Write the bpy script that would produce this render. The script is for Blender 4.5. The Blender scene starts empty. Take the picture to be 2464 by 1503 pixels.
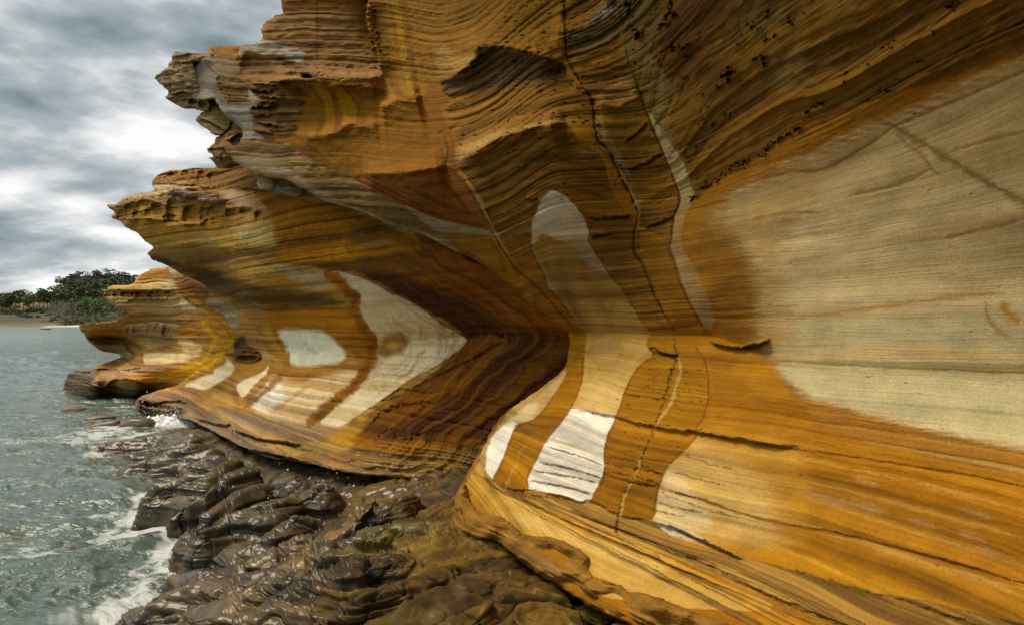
import bpy, bmesh, math, random
import numpy as np

# ------------------------------------------------------------------ camera
scene = bpy.context.scene
COL = scene.collection
F, CX, YH, EYE = 1369.0, 1232.0, 776.0, 2.2      # focal length, centre, horizon (image pixels) and eye height
cam_d = bpy.data.cameras.new('camera')
cam_d.sensor_width = 36.0
cam_d.lens = 36.0 * F / 2464.0
cam_d.shift_y = (YH - 751.5) / 2464.0
cam_d.clip_start = 0.05
cam_d.clip_end = 6000.0
cam = bpy.data.objects.new('camera', cam_d)
cam.location = (0, 0, EYE)
cam.rotation_euler = (math.radians(90), 0, 0)
COL.objects.link(cam)
scene.camera = cam

# ------------------------------------------------------------------ overcast sky
SUN_EL, SUN_AZ = math.radians(60), math.radians(-80)     # azimuth measured from +Y towards +X
world = bpy.data.worlds.new('World')
scene.world = world
world.use_nodes = True
wn, wl = world.node_tree.nodes, world.node_tree.links
wn.clear()
def wnode(t, **kw):
    n = wn.new(t)
    for k, v in kw.items():
        setattr(n, k, v)
    return n
w_out = wnode('ShaderNodeOutputWorld')
w_bg = wnode('ShaderNodeBackground')
w_bg.inputs['Strength'].default_value = 0.055
w_sky = wnode('ShaderNodeTexSky', sky_type='NISHITA', sun_disc=False)
w_sky.sun_elevation = SUN_EL
w_sky.sun_rotation = SUN_AZ
w_tc = wnode('ShaderNodeTexCoord')
w_sep = wnode('ShaderNodeSeparateXYZ')
wl.new(w_tc.outputs['Generated'], w_sep.inputs[0])
def wmath(op, a, b=None, clamp=False):
    n = wnode('ShaderNodeMath', operation=op, use_clamp=clamp)
    for i, x in enumerate((a, b)):
        if x is None: continue
        if isinstance(x, (int, float)): n.inputs[i].default_value = x
        else: wl.new(x, n.inputs[i])
    return n.outputs[0]
# a cloud layer above: look direction meets a flat deck of cloud
w_z = wmath('ADD', wmath('MAXIMUM', w_sep.outputs['Z'], 0.0), 0.26)
w_cx = wmath('DIVIDE', w_sep.outputs['X'], w_z)
w_cy = wmath('DIVIDE', w_sep.outputs['Y'], w_z)
w_cmb = wnode('ShaderNodeCombineXYZ')
wl.new(w_cx, w_cmb.inputs[0]); wl.new(w_cy, w_cmb.inputs[1])
def wnoise(scale, detail, rough, dist, off, stretch=(1, 1, 1)):
    m = wnode('ShaderNodeMapping')
    m.inputs['Location'].default_value = off
    m.inputs['Scale'].default_value = stretch
    wl.new(w_cmb.outputs[0], m.inputs[0])
    n = wnode('ShaderNodeTexNoise')
    n.inputs['Scale'].default_value = scale
    n.inputs['Detail'].default_value = detail
    n.inputs['Roughness'].default_value = rough
    n.inputs['Distortion'].default_value = dist
    wl.new(m.outputs[0], n.inputs['Vector'])
    return n.outputs['Fac']
n_big = wnoise(2.1, 6, 0.50, 0.15, (3.6, 7.9, 0.0), (0.9, 1.1, 1))
n_det = wnoise(6.0, 7, 0.55, 0.2, (1.3, 2.2, 0.0), (0.7, 1.2, 1))
w_lump = wnode('ShaderNodeTexNoise')
w_lm = wnode('ShaderNodeMapping'); w_lm.inputs['Scale'].default_value = (1, 1, 2.6); w_lm.inputs['Location'].default_value = (2.3, .7, 1.9)
wl.new(w_tc.outputs['Generated'], w_lm.inputs[0]); wl.new(w_lm.outputs[0], w_lump.inputs['Vector'])
w_lump.inputs['Scale'].default_value = 6.5; w_lump.inputs['Detail'].default_value = 7; w_lump.inputs['Roughness'].default_value = .52; w_lump.inputs['Distortion'].default_value = .15
w_mix = wmath('ADD', wmath('ADD', wmath('MULTIPLY', n_big, 0.46), wmath('MULTIPLY', n_det, 0.20)), wmath('MULTIPLY', w_lump.outputs['Fac'], 0.34))
w_ramp = wnode('ShaderNodeValToRGB')
cr = w_ramp.color_ramp
cr.elements[0].position = 0.375; cr.elements[0].color = (1.7, 2.15, 2.4, 1)
cr.elements[1].position = 0.585; cr.elements[1].color = (8.9, 8.8, 8.75, 1)
for p, c in ((0.425, (2.7, 3.2, 3.45, 1)), (0.478, (3.9, 4.35, 4.55, 1)), (0.525, (6.2, 6.35, 6.4, 1))):
    e = cr.elements.new(p); e.color = c
wl.new(w_mix, w_ramp.inputs[0])
w_m = wnode('ShaderNodeMixRGB')
w_m.inputs[0].default_value = 0.96
wl.new(w_sky.outputs[0], w_m.inputs[1]); wl.new(w_ramp.outputs[0], w_m.inputs[2])
wl.new(w_m.outputs[0], w_bg.inputs['Color'])
wl.new(w_bg.outputs[0], w_out.inputs[0])

sun_d = bpy.data.lights.new('sun', 'SUN')
sun_d.energy = 1.5
sun_d.angle = math.radians(30)
sun_d.color = (1.0, 0.86, 0.66)
sun = bpy.data.objects.new('sun', sun_d)
sun.rotation_euler = (math.radians(90) - SUN_EL, 0, math.radians(180) - SUN_AZ)
sun.location = (-20, 5, 30)
COL.objects.link(sun)

vs = scene.view_settings
vs.view_transform = 'Standard'
vs.look = 'None'
vs.gamma = 1.0
vs.use_curve_mapping = False
vs.exposure = 1.05
scene.cycles.max_bounces = 8
scene.cycles.diffuse_bounces = 3
scene.cycles.use_denoising = True

# ------------------------------------------------------------------ numeric helpers
rs = np.random.RandomState(11)
PERM = rs.permutation(256).astype(np.int32)
PERM = np.concatenate([PERM, PERM, PERM])
G3 = rs.normal(size=(256, 3)); G3 = (G3 / np.linalg.norm(G3, axis=1, keepdims=True)).astype(np.float32)
T1 = rs.uniform(-1, 1, 8192).astype(np.float32)

def pn(x, y, z):
    """gradient noise, about -1..1"""
    x, y, z = np.broadcast_arrays(np.asarray(x, np.float32), np.asarray(y, np.float32), np.asarray(z, np.float32))
    xi, yi, zi = np.floor(x).astype(np.int32), np.floor(y).astype(np.int32), np.floor(z).astype(np.int32)
    xf, yf, zf = x - xi, y - yi, z - zi
    u = xf * xf * xf * (xf * (xf * 6 - 15) + 10)
    v = yf * yf * yf * (yf * (yf * 6 - 15) + 10)
    w = zf * zf * zf * (zf * (zf * 6 - 15) + 10)
    out = 0
    for dx in (0, 1):
        px = PERM[(xi + dx) & 255]
        wx = u if dx else 1 - u
        for dy in (0, 1):
            py = PERM[px + ((yi + dy) & 255)]
            wy = v if dy else 1 - v
            for dz in (0, 1):
                h = PERM[py + ((zi + dz) & 255)]
                g = G3[h]
                wz = w if dz else 1 - w
                out = out + wx * wy * wz * (g[..., 0] * (xf - dx) + g[..., 1] * (yf - dy) + g[..., 2] * (zf - dz))
    return out * 1.5

def fbm(x, y, z, o=4, r=0.5):
    a, f, s, t = 1.0, 1.0, 0.0, 0.0
    for k in range(o):
        s = s + a * pn(x * f + 17.3 * k, y * f + 5.1 * k, z * f - 9.7 * k)
        t += a; a *= r; f *= 2.03
    return s / t * 1.4

def n1(x):
    xi = np.floor(x).astype(np.int64); f = (x - xi).astype(np.float32)
    f = f * f * (3 - 2 * f)
    return T1[xi & 8191] * (1 - f) + T1[(xi + 1) & 8191] * f

def gaps(x, lo=.15, hi=.5):
    return sstep(lo, hi, strata(x, 3))

def strata(x, o=4, r=0.62):
    a, f, s, t = 1.0, 1.0, 0.0, 0.0
    for k in range(o):
        s = s + a * n1(x * f + 301.7 * k); t += a; a *= r; f *= 2.17
    return s / t * 1.5

def sstep(a, b, x):
    t = np.clip((x - a) / (b - a), 0, 1)
    return t * t * (3 - 2 * t)

def tps_fit(P, val, s, lam=1e-4):
    P = np.asarray(P, float) / s; n = len(P)
    d2 = ((P[:, None] - P[None]) ** 2).sum(-1)
    K = 0.5 * d2 * np.log(d2 + 1e-12) + lam * np.eye(n)
    A = np.zeros((n + 3, n + 3)); A[:n, :n] = K
    A[:n, n] = 1; A[:n, n + 1:] = P
    A[n:, :n] = A[:n, n:].T
    b = np.zeros(n + 3); b[:n] = val
    return np.linalg.solve(A, b), P, s

def tps_eval(fit, u, v):
    w, P, s = fit
    u = np.asarray(u, np.float32).ravel() / s; v = np.asarray(v, np.float32).ravel() / s
    n = len(P); r = np.full(u.shape, w[n], np.float32) + w[n + 1] * u + w[n + 2] * v
    for i in range(n):
        d2 = (u - np.float32(P[i, 0])) ** 2 + (v - np.float32(P[i, 1])) ** 2
        r += np.float32(0.5 * w[i]) * d2 * np.log(d2 + np.float32(1e-12))
    return r

ZT = {0: (0, 0, 1), 1: (0, 0, .40028), 2: (601.6, 0, .40028), 3: (1263.3, 0, .40015), 4: (1804.7, 0, .40032),
      5: (0, 541.4, .36022), 6: (541.4, 541.4, .40022), 7: (1022.7, 721.9, .44017), 8: (1624.2, 721.9, .51999),
      9: (0, 962.5, .35989), 10: (601.6, 1022.7, .31985), 11: (0, 601.6, .2001), 12: (1022.7, 421.1, .32019),
      13: (360.9, 90.2, .24414), 14: (240.6, 391.0, .19531), 15: (150.4, 601.6, .27531), 16: (300.8, 962.5, .24414)}  # offset and scale of each enlarged image crop
def Z(k, *p):
    """points read off enlarged image crop k, brought to common image coordinates"""
    x, y, s = ZT[k]
    return [(x + a * s, y + b * s) for a, b in p]

def seg_dist(u, v, pts, closed):
    """distance to a polyline, side of the nearest piece (+1 left of travel as drawn), arc position 0..1"""
    pts = np.asarray(pts, np.float32)
    q = np.roll(pts, -1, 0) if closed else pts[1:]
    p = pts if closed else pts[:-1]
    L = np.sqrt(((q - p) ** 2).sum(1)); tot = L.sum(); acc = np.concatenate([[0], np.cumsum(L)])
    best = np.full(u.shape, 1e12, np.float32); side = np.zeros(u.shape, np.float32); arc = np.zeros(u.shape, np.float32)
    for i in range(len(p)):
        ex, ey = q[i] - p[i]
        l2 = ex * ex + ey * ey + 1e-9
        dx, dy = u - p[i, 0], v - p[i, 1]
        t = np.clip((dx * ex + dy * ey) / l2, 0, 1)
        d = (dx - t * ex) ** 2 + (dy - t * ey) ** 2
        m = d < best
        best[m] = d[m]
        side[m] = np.sign(dx * ey - dy * ex)[m]
        arc[m] = (acc[i] + t[m] * L[i]) / tot
    return np.sqrt(best), side, arc

def inside(u, v, poly):
    poly = np.asarray(poly, np.float32); c = np.zeros(u.shape, bool)
    j = len(poly) - 1
    for i in range(len(poly)):
        xi, yi = poly[i]; xj, yj = poly[j]
        if yi != yj:
            c ^= ((yi > v) != (yj > v)) & (u < (xj - xi) * (v - yi) / (yj - yi) + xi)
        j = i
    return c

def smooth_poly(pts, closed=True, n=3):
    """Catmull-Rom rounding of a traced line"""
    p = np.asarray(pts, float); N = len(p); out = []
    for i in range(N if closed else N - 1):
        a, b, c, d = ((p[(i - 1) % N], p[i], p[(i + 1) % N], p[(i + 2) % N]) if closed else
                      (p[max(i - 1, 0)], p[i], p[i + 1], p[min(i + 2, N - 1)]))
        for k in range(n):
            t = k / n
            out.append(0.5 * (2 * b + (c - a) * t + (2 * a - 5 * b + 4 * c - d) * t * t + (3 * b - a - 3 * c + d) * t ** 3))
    if not closed: out.append(p[-1])
    return np.array(out)

# ------------------------------------------------------------------ mesh helpers
def tag(o, label=None, cat=None, group=None, kind=None):
    if label: o['label'] = label
    if cat: o['category'] = cat
    if group: o['group'] = group
    if kind: o['kind'] = kind
    return o

def mesh_obj(name, verts, faces, mat, parent=None, attrs=None, smooth=True):
    """verts (n,3), faces (m,3|4) arrays"""
    me = bpy.data.meshes.new(name)
    verts = np.asarray(verts, np.float32)
    if isinstance(faces, np.ndarray):
        k = faces.shape[1]
        me.vertices.add(len(verts)); me.vertices.foreach_set('co', verts.ravel())
        me.loops.add(faces.size); me.loops.foreach_set('vertex_index', faces.astype(np.int32).ravel())
        me.polygons.add(len(faces))
        me.polygons.foreach_set('loop_start', np.arange(0, faces.size, k, dtype=np.int32))
        me.update(calc_edges=True)
    else:
        me.from_pydata([tuple(map(float, x)) for x in verts], [], [tuple(int(i) for i in f) for f in faces])
    for an, arr in (attrs or {}).items():
        arr = np.asarray(arr, np.float32)
        if arr.ndim == 2:
            a = me.attributes.new(an, 'FLOAT_COLOR', 'POINT')
            c = np.ones((len(verts), 4), np.float32); c[:, :3] = arr
            a.data.foreach_set('color', c.ravel())
        else:
            a = me.attributes.new(an, 'FLOAT', 'POINT'); a.data.foreach_set('value', arr)
    if smooth:
        me.polygons.foreach_set('use_smooth', np.ones(len(me.polygons), bool))
    me.validate(); me.update()
    if mat: me.materials.append(mat)
    o = bpy.data.objects.new(name, me); COL.objects.link(o)
    if parent: o.parent = parent
    return o

def empty(name, loc=(0, 0, 0)):
    o = bpy.data.objects.new(name, None); o.location = loc; o.empty_display_size = 0.2
    COL.objects.link(o); return o

def new_mat(name):
    m = bpy.data.materials.new(name); m.use_nodes = True
    n = m.node_tree.nodes; n.clear()
    out = n.new('ShaderNodeOutputMaterial'); b = n.new('ShaderNodeBsdfPrincipled')
    m.node_tree.links.new(b.outputs[0], out.inputs[0])
    return m, n, m.node_tree.links, b

def simple_mat(name, col, rough=0.8, var=0.25, scale=8.0, bump=0.0):
    m, n, l, b = new_mat(name)
    tc = n.new('ShaderNodeTexCoord'); no = n.new('ShaderNodeTexNoise')
    no.inputs['Scale'].default_value = scale; no.inputs['Detail'].default_value = 5
    l.new(tc.outputs['Object'], no.inputs['Vector'])
    r = n.new('ShaderNodeValToRGB')
    r.color_ramp.elements[0].position = .3; r.color_ramp.elements[1].position = .7
    r.color_ramp.elements[0].color = tuple(c * (1 - var) for c in col) + (1,)
    r.color_ramp.elements[1].color = tuple(min(1, c * (1 + var)) for c in col) + (1,)
    l.new(no.outputs['Fac'], r.inputs[0]); l.new(r.outputs[0], b.inputs['Base Color'])
    b.inputs['Roughness'].default_value = rough
    if bump:
        bp = n.new('ShaderNodeBump'); bp.inputs['Strength'].default_value = .6; bp.inputs['Distance'].default_value = bump
        l.new(no.outputs['Fac'], bp.inputs['Height']); l.new(bp.outputs[0], b.inputs['Normal'])
    return m

def rock_mat(name, grain=1.0, lam=1.0, coat=0.5, bump=.03, lams=85.0):
    """sandstone: stain colour of the stone from 'stain', fine lamination, sand grain; 'wet' gives the wet sheen"""
    m, n, l, b = new_mat(name)
    at = n.new('ShaderNodeAttribute'); at.attribute_name = 'stain'
    aw = n.new('ShaderNodeAttribute'); aw.attribute_name = 'wet'
    ab = n.new('ShaderNodeAttribute'); ab.attribute_name = 'rough'
    tc = n.new('ShaderNodeTexCoord')
    def noise(scale, st, det, rough=.6, dist=0.0):
        mp = n.new('ShaderNodeMapping'); mp.inputs['Scale'].default_value = st
        l.new(tc.outputs['Object'], mp.inputs[0])
        t = n.new('ShaderNodeTexNoise'); t.inputs['Scale'].default_value = scale
        t.inputs['Detail'].default_value = det; t.inputs['Roughness'].default_value = rough
        t.inputs['Distortion'].default_value = dist
        l.new(mp.outputs[0], t.inputs['Vector']); return t.outputs['Fac']
    def mth(op, a, c):
        t = n.new('ShaderNodeMath'); t.operation = op
        for i, x in enumerate((a, c)):
            if isinstance(x, (int, float)): t.inputs[i].default_value = x
            else: l.new(x, t.inputs[i])
        return t.outputs[0]
    abed = n.new('ShaderNodeAttribute'); abed.attribute_name = 'bed'
    sx = n.new('ShaderNodeSeparateXYZ'); l.new(tc.outputs['Object'], sx.inputs[0])
    cx = n.new('ShaderNodeCombineXYZ')
    l.new(mth('MULTIPLY', sx.outputs[0], 2.2), cx.inputs[0]); l.new(mth('MULTIPLY', sx.outputs[1], 2.2), cx.inputs[1])
    l.new(mth('MULTIPLY', abed.outputs['Fac'], lams), cx.inputs[2])
    tl = n.new('ShaderNodeTexNoise'); tl.inputs['Scale'].default_value = 1.0; tl.inputs['Detail'].default_value = 4; tl.inputs['Roughness'].default_value = .65
    l.new(cx.outputs[0], tl.inputs['Vector']); g_lam = tl.outputs['Fac']
    g_fine = noise(95.0, (1, 1, 1), 5, .7)
    g_mid = noise(9.0, (1, 1, 1.8), 5, .6)
    lamk = mth('ADD', mth('MULTIPLY', ab.outputs['Fac'], .75 * lam), .22 * lam)
    k = mth('ADD', mth('MULTIPLY', mth('SUBTRACT', g_lam, .5), lamk), mth('MULTIPLY', mth('SUBTRACT', g_fine, .5), 0.85 * grain))
    k = mth('ADD', k, mth('MULTIPLY', mth('SUBTRACT', g_mid, .5), 0.55))
    k = mth('ADD', k, 1.0)
    vm = n.new('ShaderNodeVectorMath'); vm.operation = 'SCALE'
    l.new(at.outputs['Color'], vm.inputs[0]); l.new(k, vm.inputs['Scale'])
    l.new(vm.outputs[0], b.inputs['Base Color'])
    w = mth('MULTIPLY', aw.outputs['Fac'], mth('ADD', mth('MULTIPLY', g_mid, .8), .6))
    rgh = mth('SUBTRACT', 0.92, mth('MULTIPLY', w, 0.42))
    rg = n.new('ShaderNodeClamp'); rg.inputs['Min'].default_value = .12; rg.inputs['Max'].default_value = 1
    l.new(rgh, rg.inputs[0]); l.new(rg.outputs[0], b.inputs['Roughness'])
    b.inputs['Specular IOR Level'].default_value = 0.3
    l.new(mth('ADD', mth('MULTIPLY', w, 0.2), .15), b.inputs['Specular IOR Level'])
    h = mth('ADD', mth('MULTIPLY', g_lam, 0.5 * lam), mth('MULTIPLY', g_fine, 0.30 * grain))
    h = mth('MULTIPLY', mth('ADD', h, mth('MULTIPLY', g_mid, .5)), mth('ADD', mth('MULTIPLY', ab.outputs['Fac'], 1.2), .35))
    bp = n.new('ShaderNodeBump'); bp.inputs['Strength'].default_value = .75; bp.inputs['Distance'].default_value = bump
    l.new(h, bp.inputs['Height']); l.new(bp.outputs[0], b.inputs['Normal'])
    l.new(mth('MULTIPLY', w, coat), b.inputs['Coat Weight']); b.inputs['Coat Roughness'].default_value = .09
    return m

SAT = 1.12
ROCK = rock_mat('painted sandstone')
WETROCK = rock_mat('wet sandstone', 1.1, 0.0, 0.50, .016, 45.0)

# ------------------------------------------------------------------ a rock face from traced image points and estimated depths
class Face:
    """One face of rock: depths estimated by eye at image points are fitted by a thin-plate surface, relief is added to it,
    stains are laid on it, and its edge is rolled over into a rock body of real thickness."""
    def __init__(s, outline, spots, step=2.6, edge=2.0, roll=14.0, rollk=1.2, edge_f=(40, 9), smooth=2, lam=1e-4):
        s.step = step
        o = smooth_poly(outline, True, smooth) if smooth > 1 else np.asarray(outline, float)
        s.outline = o
        u0, v0 = o.min(0) - 3 * step; u1, v1 = o.max(0) + 3 * step
        uu = np.arange(u0, u1 + step, step, dtype=np.float32); vv = np.arange(v0, v1 + step, step, dtype=np.float32)
        s.U, s.V = np.meshgrid(uu, vv); s.shape = s.U.shape
        u, v = s.U.ravel(), s.V.ravel()
        d, _, _ = seg_dist(u, v, o, True)
        sd = np.where(inside(u, v, o), d, -d)            # + inside
        sd = sd + edge * (pn(u / edge_f[0], v / edge_f[1], 3.3) + .6 * pn(u / edge_f[0] * 2.5, v / edge_f[1] * 2.5, 8.3))
        s.sd = sd
        g = sd.reshape(s.shape); gv, gu = np.gradient(g, step)
        near = (sd < 0) & (sd > -1.6 * step)
        gl = np.sqrt(gu.ravel() ** 2 + gv.ravel() ** 2) + 1e-6
        mv = np.where(near, np.clip(-sd, 0, 1.6 * step), 0)
        u = u + mv * gu.ravel() / gl; v = v + mv * gv.ravel() / gl
        s.keep = sd > -1.6 * step
        s.u, s.v = u.astype(np.float32), v.astype(np.float32)
        sp = np.asarray(spots, float)
        fit = tps_fit(sp[:, :2], 1.0 / sp[:, 2], 300.0, lam)
        s.Y = 1.0 / np.clip(tps_eval(fit, s.u, s.v), 0.02, 1.6)
        s.k = np.zeros_like(s.Y)                         # relief towards the viewer's side, in metres
        if roll:
            x = np.clip(1 - np.maximum(sd, 0) / roll, 0, 1)
            s.Y = s.Y * (1 + roll / F * rollk * (1 - np.sqrt(np.maximum(1 - x * x, 0))))
        n = len(s.u)
        s.col = np.zeros((n, 3), np.float32); s.wet = np.zeros(n, np.float32); s.rough = np.full(n, .4, np.float32); s.bed = None
        s.locate()
    def locate(s):
        Y = s.Y - s.k
        s.X = (s.u - CX) / F * Y; s.Zc = EYE - (s.v - YH) / F * Y; s.Yc = Y
    def sub(s, pts, pad):
        p = np.asarray(pts); a = p.min(0) - pad; b = p.max(0) + pad
        return np.nonzero((s.u > a[0]) & (s.u < b[0]) & (s.v > a[1]) & (s.v < b[1]) & s.keep)[0]
    def mask(s, poly, soft=3.0, warp=3.0, wf=(45, 12), sm=3):
        poly = smooth_poly(poly, True, sm) if sm > 1 else np.asarray(poly)
        i = s.sub(poly, soft + warp * 2 + 4)
        u, v = s.u[i], s.v[i]
        d, _, _ = seg_dist(u, v, poly, True)
        sd = np.where(inside(u, v, poly), d, -d)
        raw = sd
        if warp:
            sd = sd + warp * (pn(u / wf[0], v / wf[1], 1.7) + .5 * pn(u / wf[0] * 3, v / wf[1] * 3, 4.7) + .45 * pn(u / wf[0] * 8, v / wf[1] * 4, 9.7))
        return i, sstep(-soft, soft, sd), raw
    def paint(s, poly, col, soft=3.0, amt=1.0, warp=3.0, wf=(45, 12), st=None, rough=None, wet=None, sm=3, lift=0.0, liftw=6.0):
        if soft <= 5: soft = max(1.0, soft * .5)
        i, m, sd = s.mask(poly, soft, warp, wf, sm)
        c = np.asarray(col, np.float32)[None]
        if st is not None:
            f, freq, col2, bias = st
            f = sd if isinstance(f, str) else f[i]
            t = sstep(-.35, .35, strata(f * freq) + bias)[:, None]
            c = c * (1 - t) + np.asarray(col2, np.float32)[None] * t
        a = (m * amt)[:, None]
        s.col[i] = s.col[i] * (1 - a) + c * a
        if rough is not None: s.rough[i] = s.rough[i] * (1 - m) + rough * m
        if wet is not None: s.wet[i] = s.wet[i] * (1 - m) + wet * m
        if lift: s.k[i] += lift * m
        return s
    def line(s, pts, col, w=3.0, amt=1.0, warp=2.0, soft=None, dig=0.0, wf=(30, 30), taper=.12, sm=3, wvar=0.5):
        """a crack, vein or thin stain along a line"""
        pts = smooth_poly(pts, False, sm)
        i = s.sub(pts, w * 3 + warp * 2 + 4)
        u, v = s.u[i], s.v[i]
        du = warp * pn(u / wf[0], v / wf[1], 2.2) + .5 * warp * pn(u / wf[0] * 3, v / wf[1] * 3, 6.2) + .4 * warp * pn(u / 5, v / 5, 3.2)
        dv = warp * pn(u / wf[0], v / wf[1], 12.2) + .5 * warp * pn(u / wf[0] * 3, v / wf[1] * 3, 16.2)
        d, _, arc = seg_dist(u + du, v + dv, pts, False)
        ww = w * (1 + wvar * n1(arc * len(pts) * 1.7 + w)) * np.clip(np.minimum(arc, 1 - arc) / max(taper, 1e-3), .25, 1)
        m = 1 - sstep(ww * .55, ww * 1.25 + .6, d) if soft is None else np.exp(-(d / ww) ** 2)
        if col is not None:
            a = (m * amt)[:, None]; s.col[i] = s.col[i] * (1 - a) + np.asarray(col, np.float32)[None] * a
        if dig: s.k[i] -= dig * np.exp(-(d / (ww * 1.1)) ** 2)
        return s
    def lip(s, pts, amp, w=30.0, back=None, warp=3.0, wf=(26, 12), taper=.12, sm=3, w2=None):
        """rock proud on the left of the line as drawn (in travel direction), cut back on the right"""
        pts = smooth_poly(pts, False, sm)
        w2 = w2 or w
        i = s.sub(pts, max(w, w2) * 3)
        u, v = s.u[i], s.v[i]
        dv = warp * pn(u / wf[0], v / wf[1], 21.2) + .6 * warp * pn(u / wf[0] * 3, v / wf[1] * 3, 26.2)
        d, side, arc = seg_dist(u, v + dv, pts, False)
        t = np.clip(np.minimum(arc, 1 - arc) / taper, 0, 1)
        e = np.exp(-d / np.where(side > 0, w, w2))
        s.k[i] += t * e * np.where(side > 0, amp, -(amp if back is None else back))
        return s
    def bowl(s, poly, depth, w):
        i, m, sd = s.mask(poly, 2, 3)
        s.k[i] -= depth * (1 - np.exp(-np.clip(sd, 0, None) / w))
        return s
    def bay(s, u0, v0, ru, rv, dig, rag=.3):
        """a scooped hollow, arched at the top and running out downwards"""
        i = np.nonzero((np.abs(s.u - u0) < 2.4 * ru) & (np.abs(s.v - v0) < 3.2 * rv) & s.keep)[0]
        if not len(i): return s
        x, y = (s.u[i] - u0) / ru, (s.v[i] - v0) / rv
        y = np.where(y > 0, y * .45, y)
        r = np.sqrt(np.abs(x) ** 2.4 + y * y) + rag * pn(s.u[i] / ru * 1.1, s.v[i] / rv * .9, u0 * .13)
        s.k[i] -= dig * np.clip(1 - r * r, 0, 1) ** .45 * np.where(y > 0, 1 - np.clip(y, 0, 1), 1)
        return s
    def pit(s, u0, v0, ru, rv, dig, col=None, ang=0.0, rag=.35, rim=0.0):
        i = np.nonzero((np.abs(s.u - u0) < 2.2 * max(ru, rv)) & (np.abs(s.v - v0) < 2.2 * max(ru, rv)) & s.keep)[0]
        if not len(i): return s
        u, v = s.u[i] - u0, s.v[i] - v0
        c, sn = math.cos(ang), math.sin(ang)
        x, y = (u * c + v * sn) / ru, (-u * sn + v * c) / rv
        r = np.sqrt(x * x + y * y) + rag * pn(s.u[i] / (ru * .9), s.v[i] / (rv * .9), u0 * .1)
        s.k[i] -= dig * np.sqrt(np.clip(1 - r * r, 0, 1))
        if rim: s.k[i] += rim * np.exp(-((r - 1.05) / .16) ** 2)
        if col is not None:
            a = (1 - sstep(.75, 1.05, r))[:, None]; s.col[i] = s.col[i] * (1 - a) + np.asarray(col, np.float32)[None] * a
        return s
    def build(s, name, mat, parent=None, thick=(0.12, 0.5, 1.6), right=None, side=0.25):
        s.locate()
        lum = (s.col @ np.array([.3, .55, .15], np.float32))[:, None]
        s.col = np.clip(lum + (s.col - lum) * SAT, 0.004, 0.95)
        H, W = s.shape
        idx = np.arange(H * W).reshape(H, W)
        k = s.keep.reshape(H, W)
        q = k[:-1, :-1] & k[1:, :-1] & k[:-1, 1:] & k[1:, 1:]
        f = np.stack([idx[:-1, :-1][q], idx[1:, :-1][q], idx[1:, 1:][q], idx[:-1, 1:][q]], 1)
        used = np.unique(f); remap = np.full(H * W, -1, np.int64); remap[used] = np.arange(len(used))
        f = remap[f]
        P = np.stack([s.X, s.Yc, s.Zc], 1)[used].astype(np.float32)
        col, wet, rough = s.col[used], s.wet[used], s.rough[used]
        bed = (s.Zc if s.bed is None else s.bed)[used]
        e = np.concatenate([f[:, [0, 1]], f[:, [1, 2]], f[:, [2, 3]], f[:, [3, 0]]])
        es = np.sort(e, 1); key = es[:, 0] * len(used) + es[:, 1]
        uq, inv, cnt = np.unique(key, return_inverse=True, return_counts=True)
        be = e[cnt[inv] == 1]
        bv = np.unique(be); bmap = np.full(len(used), -1, np.int64); bmap[bv] = np.arange(len(bv))
        ray = P[bv] - np.array([0, 0, EYE], np.float32)
        ray /= np.linalg.norm(ray, axis=1, keepdims=True)
        ray = ray + np.array([side, 0.0, 0], np.float32)
        V = [P]; C = [col]; Wt = [wet]; R = [rough]; Fq = [f]; B_ = [bed]
        prev = bv; base = len(P)
        for t in thick:
            V.append(P[bv] + ray * t); C.append(col[bv]); Wt.append(wet[bv] * 0); R.append(rough[bv]); B_.append(bed[bv])
            cur = base + np.arange(len(bv)); base += len(bv)
            a, b = be[:, 0], be[:, 1]
            pa = prev[bmap[a]] if prev is not bv else a
            pb = prev[bmap[b]] if prev is not bv else b
            Fq.append(np.stack([pb, pa, cur[bmap[a]], cur[bmap[b]]], 1))
            prev = cur
        o = mesh_obj(name, np.concatenate(V), np.concatenate(Fq), mat, parent,
                     {'stain': np.concatenate(C), 'wet': np.concatenate(Wt), 'rough': np.concatenate(R), 'bed': np.concatenate(B_)})
        return o
# ------------------------------------------------------------------ stone colours
OCH = (.31, .14, .024); DOC = (.18, .078, .017); MAR = (.115, .042, .014); YEL = (.62, .37, .085); GLD = (.60, .29, .025)
CRM = (.62, .49, .28); WHT = (.80, .75, .63); GRY = (.40, .36, .29); GPL = (.47, .43, .27); TAN = (.42, .27, .12)
OLV = (.22, .15, .05); PNK = (.44, .28, .18); PIT = (.11, .055, .02); ORG = (.44, .20, .022); UMB = (.16, .085, .034)
BWT = (.60, .60, .47)

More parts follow.
